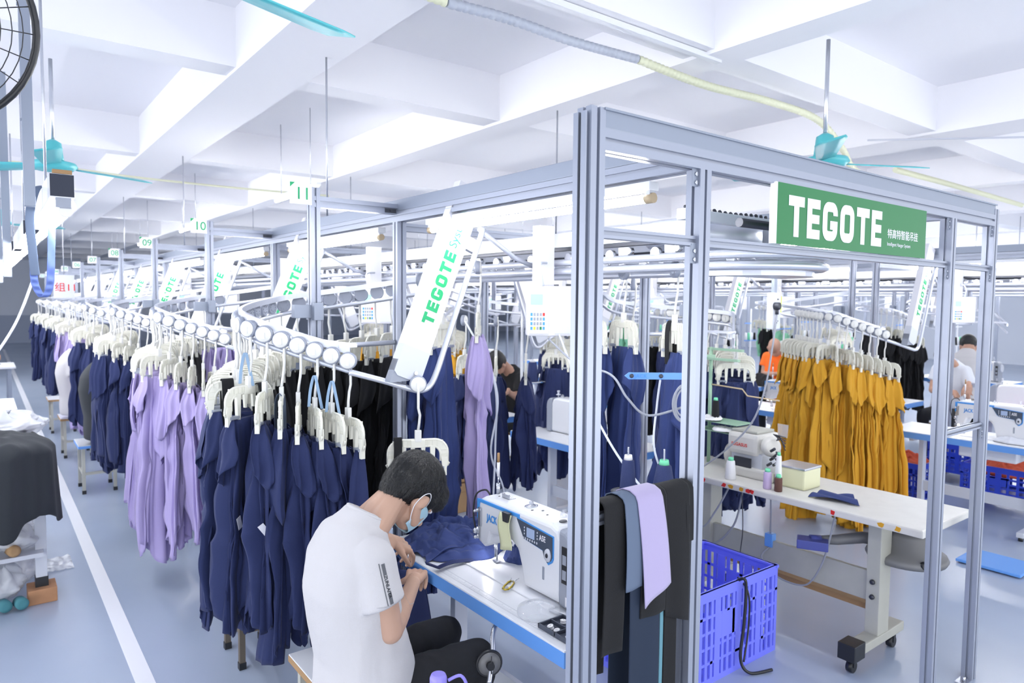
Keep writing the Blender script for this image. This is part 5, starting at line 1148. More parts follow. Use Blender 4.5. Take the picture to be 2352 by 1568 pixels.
wire([(3.765,2.315,1.82),(3.75,2.33,1.6),(3.73,2.36,1.35),(3.70,2.42,1.15),(3.66,2.55,0.98),(3.62,2.70,0.84),(3.60,2.75,0.81)], 0.0055, M['wire'], 'grey cable from the hanging socket to the old white table')

# ---------------------------------------------------------------- stools and benches
def stool(x, y, w, d, h, seat, edge, lab, legm='oldleg'):
    r = thing('stool', (x, y, 0), lab, 'stool', 'workers\' stools')
    mb = MB(); mb.box((x-w/2, y-d/2, h-0.006), (x+w/2, y+d/2, h), 0.002); mb.build('seat', M[seat], r)
    mb = MB(); mb.box((x-w/2-0.002, y-d/2-0.002, h-0.03), (x+w/2+0.002, y+d/2+0.002, h-0.005), 0.002); mb.build('seat_edge', M[edge], r)
    for sx in (-1, 1):
        for sy in (-1, 1):
            mb = MB(); mb.box((x+sx*(w/2-0.04)-0.014, y+sy*(d/2-0.04)-0.014, 0.02), (x+sx*(w/2-0.04)+0.014, y+sy*(d/2-0.04)+0.014, h-0.03)); mb.build('leg', M[legm], r)
            mb = MB(); mb.box((x+sx*(w/2-0.04)-0.017, y+sy*(d/2-0.04)-0.017, 0), (x+sx*(w/2-0.04)+0.017, y+sy*(d/2-0.04)+0.017, 0.035)); mb.build('foot_cap', M['black'], r)
        mb = MB(); mb.box((x+sx*(w/2-0.04)-0.01, y-d/2+0.04, 0.18), (x+sx*(w/2-0.04)+0.01, y+d/2-0.04, 0.205)); mb.build('stretcher', M[legm], r)
    mb = MB(); mb.box((x-w/2+0.04, y-d/2+0.03, 0.18), (x+w/2-0.04, y-d/2+0.05, 0.205)); mb.build('stretcher', M[legm], r)
    return r
stool(1.09, 2.44, 0.32, 0.42, 0.47, 'top', 'wood', 'white topped bench board with wooden edge under the worker, far one')
stool(1.10, 1.95, 0.30, 0.50, 0.455, 'top', 'wood', 'white topped stool with wooden edge at the bottom edge of the view')
wire([(0.925,2.36,0.475),(1.0,2.33,0.482),(1.10,2.30,0.478)], 0.005, M['black'], 'black cord tied across the white bench board')
stool(1.09, 3.66, 0.26, 0.34, 0.45, 'top', 'wood', 'wooden stool hidden below the front navy garments', 'darkwood')
for k, e, sx_ in ((1, 'wood', 1.20), (2, 'wood', 1.09), (3, 'blue_edge', 0.86), (4, 'wood', 0.86), (5, 'wood', 0.86)):
    stool(sx_, 2.30+S*k, 0.34, 0.42, 0.47, 'top', e, 'stool at the station of plate %s beside the aisle line' % PLN[k])
for x, y, lab in ((9.1, 5.55, 'stool under the person in orange'), (9.13, 3.30, 'stool under the grey haired person'), (10.4, 3.65, 'stool under the person in the white top at right'), (4.62, 5.95, 'stool under the person in black'), (-1.05, 9.05, 'stool under the person in pink'), (-0.2, 14.5, 'stool under the distant person in grey')):
    stool(x, y, 0.34, 0.38, 0.47, 'top', 'wood', lab)
# bottle with handle on the near stool
bo = thing('water_bottle', (1.06, 1.73, 0.455), 'plastic water bottle with lilac cap and carrying handle at the bottom edge', 'bottle')
mb = MB(); mb.lathe([(0.048,0),(0.052,0.02),(0.052,0.17),(0.045,0.21),(0.022,0.25),(0.018,0.27)], (1.06,1.73,0.456), n=28); mb.build('bottle_body', M['glass'], bo)
mb = MB(); mb.lathe([(0.026,0),(0.026,0.03),(0.022,0.04),(0.018,0.042)], (1.06,1.73,0.715), n=24); mb.build('cap', M['lilac'], bo, label='lilac screw cap')
mb = MB(); mb.tube(bez([(1.085,1.715,0.735),(1.12,1.70,0.745),(1.135,1.69,0.71),(1.11,1.70,0.685),(1.085,1.715,0.70)], 6), 0.005, 8); mb.build('handle', M['lilac'], bo, label='lilac handle')

# cardboard boxes below the second table
for i, (z0, z1, dx, lab) in enumerate(((0.0, 0.26, 0.02, 'lower cardboard box on the floor left of the lavender garment'), (0.265, 0.70, 0.0, 'upper tall cardboard box stacked left of the lavender garment'))):
    b_ = thing('cardboard_box', (3.4, 5.15, z0), lab, 'box', 'cardboard boxes')
    mb = MB(); mb.box((3.17+dx, 5.06-dx, z0+0.001), (3.62+dx, 5.22, z1), 0.002); mb.build('carton', M['kraft'], b_)
    mb = MB(); mb.box((3.17+dx, 5.058-dx, (z0+z1)/2+0.05), (3.62+dx, 5.06-dx, (z0+z1)/2+0.056)); mb.build('tape_seam', M['wood'], b_)
# ---------------------------------------------------------------- left foreground: cutting table with bags and black cloth
ct = thing('cutting_table', (-0.3, 5.8, 0), 'cutting table at the left edge covered with plastic bags and black cloth', 'table')
mb = MB(); mb.box((-1.0, 4.95, 0.885), (0.30, 6.4, 0.92), 0.004); mb.build('tabletop', M['top'], ct)
for x, y in ((0.25, 5.10), (0.25, 6.3), (-0.9, 5.06), (-0.9, 6.3)):
    mb = MB(); mb.box((x-0.03, y-0.03, 0.10), (x+0.03, y+0.03, 0.885), 0.002); mb.build('leg', M['light_grey'], ct)
    mb = MB(); mb.box((x-0.034, y-0.034, 0.09), (x+0.034, y+0.034, 0.15)); mb.build('foot_cap', M['black'], ct)
mb = MB(); mb.box((-0.95, 4.99, 0.30), (0.26, 6.35, 0.325)); mb.build('lower_shelf', M['light_grey'], ct)
for x, y, lab in ((0.25, 5.10, 'brick under the near right leg of the cutting table'), (0.23, 6.3, 'brick under the far right leg of the cutting table'), (-0.9, 5.06, 'brick under the near left leg of the cutting table'), (-0.9, 6.3, 'brick under the far left leg of the cutting table')):
    mb = MB(); mb.box((x-0.075, y-0.085, 0.0), (x+0.075, y+0.085, 0.09), 0.006); tag(mb.build('brick', M['brick']), lab, 'brick')
def heap3(cx, cy, z, rx, ry, h, seed):
    def f(u, v):
        a = 2*PI*u; q = v
        k = 1 + 0.12*noise.noise(Vector((math.cos(a)*2+seed, math.sin(a)*2, 0)))
        r_ = math.sin(min(1, q*1.6)*PI/2) if q < 0.6 else 1.0
        zz = h*(1 - (q/0.5)**2*0.4) if q < 0.5 else h*0.6 - (q-0.5)*2*(h*0.6+0.0)
        n = noise.noise(Vector((math.cos(a)*3+seed, math.sin(a)*3, q*2)))
        return Vector((cx + rx*r_*k*math.cos(a)*(1+0.05*math.sin(9*a+3*q)), cy + ry*r_*k*math.sin(a)*(1+0.05*math.sin(11*a)), z + zz + 0.03*n))
    return f
def drape(cx, cy, ztop, rx, ry, drop, seed, rect):
    def f(u, v):
        a = 2*PI*u; k = 1 + 0.10*noise.noise(Vector((math.cos(a)*1.6+seed, math.sin(a)*1.6, 0)))
        if v < 0.5: q = v/0.5; rr = math.sin(q*PI/2)*0.97; z = ztop + 0.0 - 0.11*(1-math.cos(q*PI/2))
        else: q = (v-0.5)/0.5; rr = 0.97+0.06*q; z = ztop - 0.11 - drop*q*(1+0.12*math.sin(5*a+seed))
        fd = 0.35*min(1, v*1.3)*(0.10*(1-2*abs(math.sin(4.5*a+seed+0.8*v))) + 0.06*(1-2*abs(math.sin(8.5*a+2*seed))))
        x = cx + rx*rr*(k+fd)*math.cos(a); y = cy + ry*rr*(k+fd)*math.sin(a)
        z += 0.03*noise.noise(Vector((x*6, y*6, seed)))+0.018*(1-2*abs(noise.noise(Vector((x*9, y*5, seed+3)))))
        x0, x1, y0, y1, zz = rect
        if x0 < x < x1 and y0 < y < y1: z = max(z, zz+0.004)
        return Vector((x, y, z))
    return f
RC = (-1.0, 0.305, 4.945, 6.4, 0.92)
cloth_pile('black_garments', drape(-0.02, 5.02, 1.06, 0.35, 0.33, 0.40, 2.0, RC), M['grycloth'], 'charcoal garments piled on the cutting table and draping over its end', nu=150, nv=60)
cloth_pile('black_garments', drape(-0.45, 5.05, 1.10, 0.36, 0.32, 0.34, 5.0, RC), M['grycloth'], 'second charcoal pile at the extreme left edge of the cutting table', nu=120, nv=50)
cloth_pile('black_sleeve', drape(0.20, 5.35, 0.99, 0.13, 0.30, 0.06, 7.0, RC), M['grycloth'], 'charcoal sleeve trailing back along the cutting table', nu=80, nv=30)
def bag(cx, cy, z, r, h, seed, lab, m_='bag'):
    mb = MB()
    def f(u, v):
        a = 2*PI*u; n = noise.noise(Vector((math.cos(a)*1.7+seed, math.sin(a)*1.7, v*3))); n2 = abs(noise.noise(Vector((math.cos(a)*5, math.sin(a)*5+seed, v*7))))
        rr = r*math.sin(PI*min(0.98, 0.05+v*0.93))**0.6*(1+0.35*n+0.25*n2)
        return Vector((cx+rr*math.cos(a), cy+rr*math.sin(a), z+0.002+h*v*(1+0.2*n)))
    mb.grid(f, 48, 24, closed_u=True); me = baked(mb, [], M[m_], 'plastic_bag'); return tag(linkmesh('plastic_bag', me), lab, 'plastic bag', 'plastic bags')
bag(0.10, 5.35, 0.99, 0.17, 0.16, 1.0, 'clear plastic bag on top of the black pile at the left edge')
bag(0.20, 5.72, 0.93, 0.13, 0.15, 2.0, 'clear plastic bag at the right corner of the cutting table')
bag(-0.15, 5.6, 1.0, 0.2, 0.17, 3.0, 'clear plastic bag farther left on the cutting table')
for i, (x, y, z) in enumerate(((0.12,5.12,0.33),(-0.02,5.2,0.33),(0.10,5.4,0.33),(-0.15,5.15,0.33),(0.05,5.15,0.03),(-0.10,5.12,0.03),(0.12,5.35,0.03))):
    bag(x, y, z, 0.12, 0.16 if z > 0.2 else 0.2, 5.0+i, 'crumpled plastic bag on the %s, %s' % ('cutting table lower shelf' if z > 0.2 else 'floor under the cutting table', ['at the right','second from the right','behind the right one','at the left','in the middle','at the left','behind'][i]), 'bag')
for i, (x, y) in enumerate(((0.13,5.03),(0.05,5.04),(-0.05,5.03),(0.10,5.05))):
    mb = MB(); mb.lathe([(0.016,0),(0.034,0.003),(0.034,0.08),(0.016,0.083)], (x, y, 0.04 if i < 2 else 0.36), (0.2,-1,0.1), 18); tag(mb.build('thread_spool', mat('teal_thread', (70,130,140), 0.8) if i < 2 else M['kraft']), ['teal thread spool lying on the floor beside the brick', 'second teal thread spool under the cutting table','cardboard cone in the bag left on the lower shelf','cardboard cone in the bag right on the lower shelf'][i], 'thread spool')
mb = MB(); mb.grid(lambda u, v: Vector((0.30+0.16*u, 5.55+0.3*v, 0.004+0.02*abs(noise.noise(Vector((u*5,v*6,0)))))), 14, 20)
tag(linkmesh('plastic_film', baked(mb, [], M['bag'], 'plastic_film')), 'scrap of clear film lying beside the white aisle line', 'plastic film')

# ---------------------------------------------------------------- far left: more tables, fans, piles
for i, (x, y, c) in enumerate(((-0.35, 8.6, 'navy2'), (-0.55, 11.0, 'navy'), (-0.2, 13.5, 'navy'), (-1.6, 9.5, 'lav'))):
    r = thing('work_table', (x, y, 0), 'white topped work table left of the aisle, %s from the camera' % nth(i), 'table', 'tables left of the aisle')
    mb = MB(); mb.box((x-0.7, y-0.45, 0.76), (x+0.6, y+0.45, 0.79), 0.003); mb.build('tabletop', M['top'], r)
    for sx in (-0.62, 0.52):
        for sy in (-0.38, 0.38): mb = MB(); mb.box((x+sx-0.025, y+sy-0.025, 0), (x+sx+0.025, y+sy+0.025, 0.76)); mb.build('leg', M['alu2'], r)
    cloth_pile('fabric_heap', mound(x, y, 0.79, 0.4, 0.32, 0.10, 3.0+i, 5), M[c], 'heap of %s fabric on the %s table left of the aisle' % (CNAME[c], nth(i)), nu=50, nv=16)
    cloth_pile('fabric_heap', mound(x+0.15, y-0.1, 0.0, 0.42, 0.35, 0.30, 13.0+i, 5), M[['navy','crate','lav','navy'][i]], 'heap of fabric on the floor under the %s table left of the aisle' % nth(i), nu=50, nv=16)
for i, (x, y, m_) in enumerate(((-0.25,7.6,'navy'),(0.05,8.1,'bag'),(-0.3,7.2,'navy'),(0.2,9.5,'lav'),(0.15,11.2,'grycloth'))):
    cloth_pile('floor_heap', mound(x, y, 0.0, 0.36, 0.40, 0.30, 23.0+i, 5), M[m_], ['navy heap on the floor behind the cutting table','white film heap on the floor behind the cutting table','navy heap nearest the cutting table','lavender heap by the aisle line far back','dark heap by the aisle line farthest back'][i], 'fabric', nu=50, nv=16)
fn = thing('floor_fan', (-0.45, 13.0, 1.6), 'round black industrial fan far back at the left edge', 'fan')
mb = MB(); mb.lathe([(0.02,-0.06),(0.12,-0.05),(0.26,-0.01),(0.27,0.02),(0.25,0.05),(0.1,0.09)], (-0.45,13.0,1.62), (0,1,0), 28); mb.build('fan_head', M['black'], fn)
mb = MB(); mb.lathe([(0.03,0),(0.05,0.01),(0.03,0.03)], (-0.45,12.93,1.62), (0,-1,0), 16); mb.build('hub', M['light_grey'], fn)
mb = MB(); mb.cyl((-0.45,13.05,0.02),(-0.45,13.05,1.5),0.02); mb.lathe([(0.2,0),(0.2,0.02)], (-0.45,13.05,0)); mb.build('stand', M['dark_steel'], fn)
# background clutter on the right: white spool racks, folded fabric, green and white garments on hangers
rr_ = random.Random(11)
for j in range(3):
    for i in range(8):
        x, y = 10.3+2.1*j, 5.2+1.0*i
        r = thing('thread_rack', (x, y, 0.76), 'white thread stand in the far right background, row %s, %s from the front' % (['one','two','three'][j], nth(i)), 'thread stand', 'thread stands in the far background')
        mb = MB(); mb.cyl((x,y,0.0),(x,y,1.75),0.014,8); mb.build('pole', M['white'], r); mb = MB(); mb.box((x-0.2,y-0.01,1.45),(x+0.2,y+0.01,1.47)); mb.box((x-0.2,y-0.01,1.1),(x+0.2,y+0.01,1.12)); mb.build('arm', M['blue_edge'] if i % 2 else M['white'], r)
        for q in range(4):
            mb = MB(); mb.lathe([(0.03,0),(0.02,0.14),(0.008,0.15)], (x-0.16+0.1*q, y, 1.12), n=10); mb.build('cone', [M['thread_w'],M['mgreen'],M['thread_w'],M['blk']][(i+q+j) % 4], r)
# ---------------------------------------------------------------- people
V3 = Vector
def hand(mb, w, d, n, s, curls, thumb_in=0.3, sc=1.0, spread=0.0):
    d = V3(d).normalized(); n = V3(n); n = (n - d*n.dot(d)).normalized(); l = (n.cross(d) if s > 0 else d.cross(n)).normalized(); w = V3(w)
    mb.cap(w - d*0.02, w + d*0.03, 0.023*sc, 0.024*sc); 
    for i in range(4):
        off = (0.031, 0.011, -0.010, -0.029)[i]*sc; k = w + d*(0.083, 0.087, 0.083, 0.075)[i]*sc + l*off
        mb.cap(w + d*0.015*sc + l*off*0.55, k, 0.014*sc, 0.0115*sc)
        mb.cap(w + d*0.02*sc + l*off*0.5 - n*0.008*sc, k - n*0.006*sc - d*0.012*sc, 0.012*sc, 0.010*sc)
        f = (0.95, 1.06, 1.0, 0.8)[i]*sc; a = 0.0; p = k
        for j, L in enumerate((0.043, 0.027, 0.021)):
            a += curls[i][j] if isinstance(curls[i], (tuple, list)) else curls[i]
            dd = (d*math.cos(a) - n*math.sin(a) + l*spread*(1.5-i)*0.1).normalized(); q = p + dd*L*f
            mb.cap(p, q, (0.0098, 0.0088, 0.0080)[j]*sc, (0.0090, 0.0080, 0.0068)[j]*sc, 10); p = q
    tb = w + d*0.022*sc + l*0.024*sc - n*0.004*sc; td = (d*0.72 + l*0.62 - n*thumb_in).normalized()
    t1 = tb + td*0.044*sc; mb.cap(tb, t1, 0.0155*sc, 0.0115*sc, 10); td = (td + d*0.35 - l*0.25 - n*thumb_in*0.6).normalized(); t2 = t1 + td*0.032*sc; mb.cap(t1, t2, 0.0108*sc, 0.0098*sc, 10)
    td = (td + d*0.2 - l*0.3).normalized(); mb.cap(t2, t2 + td*0.026*sc, 0.0098*sc, 0.0078*sc, 10)
HC_ = V3((1.195, 2.12, 1.205)); hp = math.radians(54); HF = V3((math.cos(hp), 0.10, -math.sin(hp))).normalized(); HS_ = V3((0,0,1)).cross(HF).normalized(); HU = HF.cross(HS_).normalized()
HR = Matrix((HF, HS_, HU)).transposed()      # head frame: forward, left, up
def hd(f, s, u): return HC_ + HF*f + HS_*s + HU*u
def build_body(fine):
    mb = MB()
    # head
    mb.ball(hd(-0.005,0,0.015), 1, (0.104,0.080,0.100), 20, HR); mb.ball(hd(0.035,0,-0.045), 1, (0.066,0.060,0.075), 16, HR); mb.ball(hd(0.055,0,-0.092), 1, (0.035,0.034,0.030), 12, HR)
    mb.cap(hd(0.088,0,-0.015), hd(0.112,0,-0.052), 0.008, 0.013, 8)
    for s in (-1, 1):
        mb.ball(hd(0.072, s*0.036, -0.012), 1, (0.016,0.02,0.010), 8, HR)
        mb.ball(hd(-0.006, s*0.083, -0.035), 1, (0.018,0.008,0.030), 10, HR)
        mb.ball(hd(0.0, s*0.092, -0.032), 1, (0.014,0.006,0.026), 10, HR)
        mb.cap(hd(-0.01, s*0.072, -0.05), hd(0.05, s*0.05, -0.085), 0.02, 0.018)
    mb.cap(hd(0.078,-0.022,-0.076), hd(0.078,0.022,-0.076), 0.009, 0.009, 8)
    mb.cap((0.995,2.12,1.08), hd(-0.045,0,-0.055), 0.062, 0.056, 18); mb.cap((0.99,2.12,1.10), hd(-0.015,0,-0.075), 0.05, 0.045, 18)
    mb.cap((0.975,2.05,1.07), hd(-0.055,-0.01,-0.05), 0.045, 0.04, 14); mb.cap((0.975,2.19,1.07), hd(-0.055,0.01,-0.05), 0.045, 0.04, 14)
    # trunk hidden by the clothes, keeps the figure in one piece
    mb.cap((0.965,2.12,1.02), (0.955,2.12,0.90), 0.085, 0.095); mb.cap((0.955,2.12,0.90), (1.0,2.12,0.60), 0.095, 0.10); mb.cap((0.975,1.98,1.055), (0.975,2.26,1.055), 0.048, 0.048)
    # right arm
    mb.cap((0.975,1.975,1.05), (1.018,1.955,0.815), 0.050, 0.040, 18); mb.cap((1.018,1.955,0.812), (1.09,2.035,0.822), 0.040, 0.040, 16); mb.cap((1.06,2.0,0.818), (1.225,2.175,0.845), 0.040, 0.025, 16)
    # left arm
    mb.cap((0.975,2.27,1.05), (1.09,2.34,0.86), 0.048, 0.040, 18); mb.cap((1.09,2.34,0.86), (1.245,2.385,0.935), 0.040, 0.026, 16)
    if fine:
        hand(mb, (1.225,2.18,0.846), (0.62,0.70,0.08), (-0.35,-0.35,0.86), 1, [(0.75,0.95,0.5),(0.85,1.05,0.5),(0.95,1.1,0.6),(1.05,1.1,0.6)], 0.45, 1.02)
        hand(mb, (1.25,2.39,0.938), (0.80,0.15,-0.45), (0.42,-0.35,0.84), -1, [(0.45,0.45,0.35),(0.6,0.5,0.35),(0.7,0.55,0.4),(0.85,0.6,0.4)], 0.35, 1.02)
    else:
        hand(mb, (1.225,2.18,0.846), (0.62,0.70,0.08), (-0.35,-0.35,0.86), 1, [0.5]*4, 0.4, 1.2); hand(mb, (1.25,2.39,0.938), (0.80,0.15,-0.45), (0.42,-0.35,0.84), -1, [0.5]*4, 0.35, 1.2)
    return blob(mb, 0.0036 if fine else 0.010, M['skin'], 'body', 5 if fine else 2)
def loft(mb, secs, n=32):
    R = []
    for c, rx, ry, tilt in secs:
        t = Matrix.Rotation(tilt, 3, 'Y'); R.append([mb.bm.verts.new(V3(c) + t @ V3((rx*math.copysign(abs(math.cos(2*PI*i/n))**0.85, math.cos(2*PI*i/n)), ry*math.copysign(abs(math.sin(2*PI*i/n))**0.8, math.sin(2*PI*i/n)), 0))) for i in range(n)])
    for a in range(len(R)-1):
        for i in range(n): mb._f([R[a][i], R[a][(i+1) % n], R[a+1][(i+1) % n], R[a+1][i]], True)
    mb._f(list(reversed(R[0]))); mb._f(R[-1])
def wrinkle(me, amp, sx, sy, sz, seed):
    for v in me.vertices:
        p = v.co; q = V3((p.x*sx, p.y*sy, p.z*sz)) + V3((seed, 0, 0)); a = noise.noise(q + 0.6*noise.noise_vector(q*0.7)); b = noise.noise(q*2.3)
        v.co = p + v.normal*(amp*((1-abs(a)*2.2) if abs(a) < 0.4 else 0) + amp*0.35*b)
def build_shirt(fine):
    mb = MB()
    loft(mb, [((1.005,2.12,0.485),0.150,0.180,0), ((1.005,2.12,0.56),0.155,0.188,0), ((1.0,2.12,0.68),0.145,0.178,0.03), ((0.975,2.12,0.80),0.142,0.172,0.06), ((0.955,2.12,0.92),0.136,0.178,0.05), ((0.955,2.12,1.02),0.118,0.182,0.12), ((0.965,2.12,1.075),0.096,0.165,0.2), ((0.980,2.12,1.110),0.082,0.122,0.32), ((1.0,2.12,1.138),0.071,0.088,0.42), ((1.016,2.12,1.158),0.064,0.076,0.5)])
    # sleeves with flat hems
    for s, a, b, c in ((-1, (0.968,1.985,1.045), (0.978,1.955,0.935), (0.984,1.95,0.915)), (1, (0.968,2.255,1.045), (1.035,2.325,0.93), (1.05,2.34,0.90))):
        mb.tube([a, V3(a).lerp(V3(b), 0.5), b, c], [0.070, 0.068, 0.069, 0.071], 24)
        mb.ball(a, 0.072, (1,1,1), 16)
    me = blob(mb, 0.0055 if fine else 0.013, M['shirt'], 'shirt', 7 if fine else 2)
    if fine:
        wrinkle(me, 0.006, 8, 8, 2.6, 2.0); wrinkle(me, 0.006, 3.5, 3.5, 1.6, 6.0)
        bm = bmesh.new(); bm.from_mesh(me)
        for _ in range(4): bmesh.ops.smooth_vert(bm, verts=bm.verts, factor=0.5, use_axis_x=True, use_axis_y=True, use_axis_z=True)
        bm.to_mesh(me); bm.free()
    return me
def build_pants(fine):
    mb = MB()
    mb.ball((1.0,2.12,0.57), 1, (0.135,0.175,0.10), 18)
    mb.cap((1.03,2.03,0.565), (1.40,2.02,0.575), 0.088, 0.066, 18); mb.cap((1.40,2.02,0.575), (1.41,2.02,0.52), 0.066, 0.062, 16); mb.cap((1.41,2.02,0.53), (1.34,2.03,0.14), 0.060, 0.045, 16)
    mb.cap((1.03,2.21,0.565), (1.42,2.27,0.565), 0.088, 0.064, 18); mb.cap((1.42,2.27,0.565), (1.36,2.28,0.14), 0.062, 0.045, 16)
    me = blob(mb, 0.008 if fine else 0.016, M['pants'], 'trousers', 5 if fine else 2)
    if fine: wrinkle(me, 0.005, 10, 10, 8, 5.0)
    return me
def build_shoe(y):
    mb = MB(); mb.cap((1.33,y,0.05), (1.47,y,0.038), 0.045, 0.036, 14); mb.cap((1.33,y,0.05),(1.34,y,0.10),0.042,0.04,14); return blob(mb, 0.01, M['black'], 'shoe', 3)
def build_hair(fine):
    mb = MB()
    mb.ball(hd(-0.016,0,0.030), 1, (0.120,0.096,0.106), 24, HR); mb.ball(hd(-0.052,0,-0.012), 1, (0.078,0.084,0.082), 20, HR); mb.ball(hd(0.060,0,0.045), 1, (0.070,0.078,0.064), 18, HR); mb.ball(hd(0.098,0,0.03), 1, (0.028,0.062,0.036), 14, HR)
    mb.ball(hd(-0.070,0,-0.052), 1, (0.048,0.064,0.050), 14, HR)
    for s in (-1, 1): mb.ball(hd(0.02, s*0.068, 0.012), 1, (0.045,0.022,0.040), 12, HR)
    me = blob(mb, 0.0045 if fine else 0.012, M['hair'], 'hair', 3)
    if fine:
        for v in me.vertices:
            p = v.co; q = HR.transposed() @ (p - HC_); th = math.atan2(q.y, q.x+0.02)
            v.co = p + v.normal*(0.002*noise.noise(V3((th*14, q.z*10, 3))) + 0.0015*noise.noise(V3((th*40, q.z*14, 7))))
    return me
O_ = (1.0, 2.12, 0.0)
def shift(me): me.transform(Matrix.Translation(-V3(O_))); return me
man = thing('person', O_, 'person in a white T-shirt, black trousers and face mask bent over the nearest sewing table', 'person')
bme = shift(build_body(True)); linkmesh('body', bme, man)
sme = shift(build_shirt(True)); shirt_o = linkmesh('shirt', sme, man, ); shirt_o['label'] = 'white short sleeved T-shirt'
linkmesh('trousers', shift(build_pants(True)), man)['label'] = 'black trousers'
for y in (2.03, 2.28): linkmesh('shoe', shift(build_shoe(y)), man)
hair_me = shift(build_hair(True)); hair_o = linkmesh('hair', hair_me, man)
# short strands give the crop its texture
hr = random.Random(4); mb = MB(); crown = hd(-0.06, 0.0, 0.085)
verts = [(v.co + V3(O_), v.normal.copy()) for v in hair_me.vertices]
for i in range(5200):
    p, n = verts[hr.randrange(len(verts))]; flow = (p - crown); flow = flow - n*flow.dot(n)
    if flow.length < 1e-4: continue
    flow.normalize(); t = flow.cross(n); L = 0.014 + 0.012*hr.random(); w = 0.0006; flow = (flow + t*hr.uniform(-0.25,0.25)).normalized()
    a = p - flow*L*0.4 - n*0.001; b = p + flow*L*0.25 + n*0.0022; c = p + flow*L*0.8 + n*hr.uniform(-0.001, 0.003)
    q = [mb.bm.verts.new(x) for x in (a-t*w, a+t*w, b+t*w, b-t*w, c)]; mb._f([q[0],q[1],q[2],q[3]]); mb._f([q[3],q[2],q[4]])
st = mb.build('strands', M['hair'], hair_o, local=False) if False else None
me = mb.mesh('strands', mat('hair_strand', (9,10,15), 0.45)); me.transform(Matrix.Translation(-V3(O_))); linkmesh('strands', me, hair_o)
# mask
mb = MB()
def fm(u, v):
    th = (u-0.5)*2.5; uu = -0.026 - 0.088*v; bul = 0.018*math.exp(-(th/0.5)**2)*(1-((v-0.35)/0.8)**2)
    return hd(-0.004 + (0.100 - 0.012*v + bul)*math.cos(th), (0.076-0.022*v)*math.sin(th), uu)
mb.grid(fm, 24, 12); me = baked(mb, [('SOLIDIFY', dict(thickness=0.002, offset=1))], M['mask'], 'face_mask'); linkmesh('face_mask', shift(me), man)['label'] = 'pale blue face mask'
for s in (-1, 1):
    mb = MB(); mb.tube(bez([hd(0.03, s*0.074, -0.028), hd(0.010, s*0.092, -0.008), hd(-0.012, s*0.098, 0.0), hd(-0.026, s*0.094, -0.022), hd(-0.024, s*0.086, -0.06), hd(-0.002, s*0.074, -0.085), hd(0.03, s*0.06, -0.105)], 8), 0.0016, 6)
    linkmesh('mask_loop', shift(mb.mesh('mask_loop', M['signwhite'])), man)
# eyes and brows
for s in (-1, 1):
    mb = MB(); mb.ball(hd(0.086, s*0.034, -0.010), 0.011, (1,1.1,0.7), 12, HR); ey_ = linkmesh('eye', shift(mb.mesh('eye', M['signwhite'])), man)
    mb = MB(); mb.ball(hd(0.095, s*0.034, -0.012), 0.005, (0.6,1,1), 10, HR); linkmesh('pupil', shift(mb.mesh('pupil', M['black'])), ey_)
    mb = MB(); mb.cap(hd(0.096, s*0.02, 0.010), hd(0.088, s*0.052, 0.010), 0.003, 0.002, 6); linkmesh('eyebrow', shift(mb.mesh('eyebrow', M['hair'])), man)
# printed stripe and lettering on the sleeve, neck rib and hem seam
from mathutils.bvhtree import BVHTree
bvh = BVHTree.FromPolygons([v.co + V3(O_) for v in sme.vertices], [tuple(p.vertices) for p in sme.polygons])
def project(me, eps=0.0012, dirn=(0.30, 0.95, 0.0)):
    D = V3(dirn).normalized()
    for v in me.vertices:
        p = v.co + V3(O_); h = bvh.ray_cast(p - D*0.4, D)
        v.co = (h[0] + h[1]*eps - V3(O_)) if h[0] else v.co
def decal_strip(x0, z0, x1, z1, w, m_, nm):
    a, b = V3((x0, 1.85, z0)), V3((x1, 1.85, z1)); d = (b-a).normalized(); t = d.cross(V3((0.3,0.95,0))).normalized(); mb = MB(); mb.grid(lambda u, v: a.lerp(b, v) + t*(u-0.5)*w, 5, 24)
    me = mb.mesh(nm, m_); me.transform(Matrix.Translation(-V3(O_))); project(me); return linkmesh(nm, me, shirt_o)
gm_ = mat('print_charcoal', (92,94,100), 0.7); gl_ = mat('print_light', (160,162,168), 0.7)
decal_strip(0.948,1.060,0.955,1.025,0.011,gm_,'stripe'); decal_strip(0.967,0.972,0.974,0.938,0.011,gm_,'stripe'); decal_strip(0.935,1.062,0.961,0.935,0.003,gm_,'thin_stripe')
decal_strip(0.955,1.025,0.967,0.972,0.003,gl_,'thin_stripe'); decal_strip(0.925,0.932,1.045,0.936,0.0014,gl_,'hem_seam')
lt = words('ZUNLAIYA', 0.0145, (0.950,1.85,1.024), V3((0.12,0.0,-0.55)), V3((0.95,-0.3,0.11)), M['board'], shirt_o, bold=0.0004); lt.name = 'lettering'
project(lt.data, 0.0016)
mb = MB(); rg = [V3((1.016,2.12,1.158)) + Matrix.Rotation(0.5,3,'Y') @ V3((0.067*math.cos(2*PI*i/28), 0.080*math.sin(2*PI*i/28), 0)) for i in range(28)]
mb.tube(rg, 0.006, 8, closed=True); linkmesh('collar', shift(mb.mesh('collar', M['shirt'])), shirt_o)

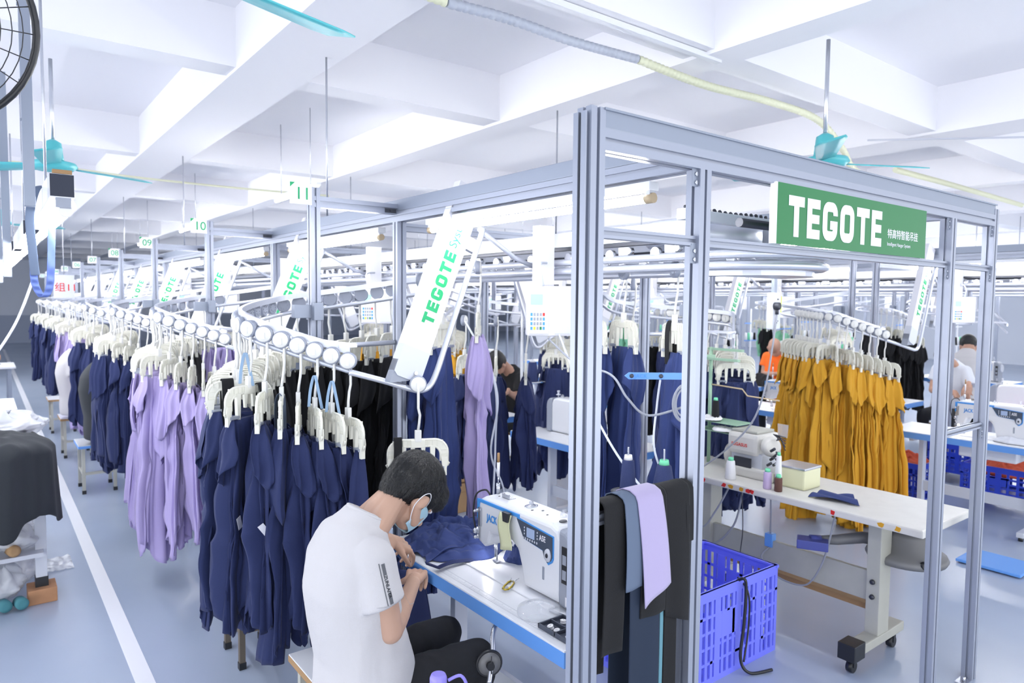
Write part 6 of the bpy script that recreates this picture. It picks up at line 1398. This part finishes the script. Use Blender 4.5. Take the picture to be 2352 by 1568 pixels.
low = {k: shift(f(False)) for k, f in (('body', build_body), ('shirt', build_shirt), ('trousers', build_pants), ('hair', build_hair))}
def worker(x, y, yaw, shirt, hair, pants, lab, skin='tan', z=0.0, sc=1.0):
    r = thing('person', (x, y, z), lab, 'person', rz=yaw); r.scale = (sc, sc, sc)
    for k, m_ in (('body', skin), ('shirt', shirt), ('trousers', pants), ('hair', hair)):
        if m_ is None: continue
        me = low[k].copy(); me.materials.clear(); me.materials.append(M[m_]); linkmesh(k, me, r)
    return r
worker(0.90, 2.12+S*3, 0.1, 'grycloth', 'hair', 'denim', 'person in a charcoal shirt and jeans seated on the blue edged stool by the aisle', sc=1.08)
worker(0.84, 2.12+S*4-0.05, 0.0, 'shirt', 'hair', 'denim', 'person in a white shirt seated on a stool beyond the charcoal shirted one', sc=1.08)
#worker(0.98, 2.12+S*1, 0, 'navy2', 'hair', 'pants', 'person in a dark blue top hidden behind the lavender garments')
worker(9.02, 5.52, PI+0.35, 'orange', None, 'pants', 'balding person in an orange T-shirt working with black cloth', sc=1.05)
worker(9.05, 3.30, PI, 'light_grey', 'greyhair', 'pants', 'grey haired person in a pale shirt behind the right frame posts', sc=1.05)
worker(10.4, 3.6, 0.3, 'shirt', 'hair', 'pants', 'person with dark hair in a white top seen from behind at right', sc=1.1)
worker(4.55, 5.95, PI, 'blk', 'hair', 'pants', 'person in black at the table behind the lavender garment')
worker(-1.05, 9.0, 0.5, 'pink', 'greyhair', 'navy', 'person in pink cut off by the left edge')
worker(-0.25, 14.5, -0.8, 'light_grey', 'hair', 'grycloth', 'distant person in grey at the far end of the aisle')

# white paper tags pinned to the front navy garments
dg = bpy.context.evaluated_depsgraph_get(); dg.update()
for px_, py_, rz_, lab in ((548, 1200, 0.35, 'small white tag pinned on the front navy garments, left one'), (607, 1216, 0.6, 'small white tag pinned on the front navy garments, right one')):
    dirn = (fw + rt2*(px_-1176)/F + up2*(784-py_)/F).normalized()
    hit, loc, nor, _, ob, _ = SC.ray_cast(dg, Vector((0,0,CAMH)), dirn)
    if hit:
        if nor.dot(dirn) > 0: nor = -nor
        loc = loc + nor*0.004; xd = Vector((0,0,1)).cross(nor).normalized(); yd = nor.cross(xd); a = rz_; u = xd*math.cos(a)+yd*math.sin(a); v = yd*math.cos(a)-xd*math.sin(a)
        mb = MB(); mb.prism([(-0.013,-0.028),(0.013,-0.028),(0.013,0.028),(-0.013,0.028)], (u, v), nor*0.0012, off=loc)
        tag(mb.build('garment_tag', M['signwhite']), lab, 'tag')
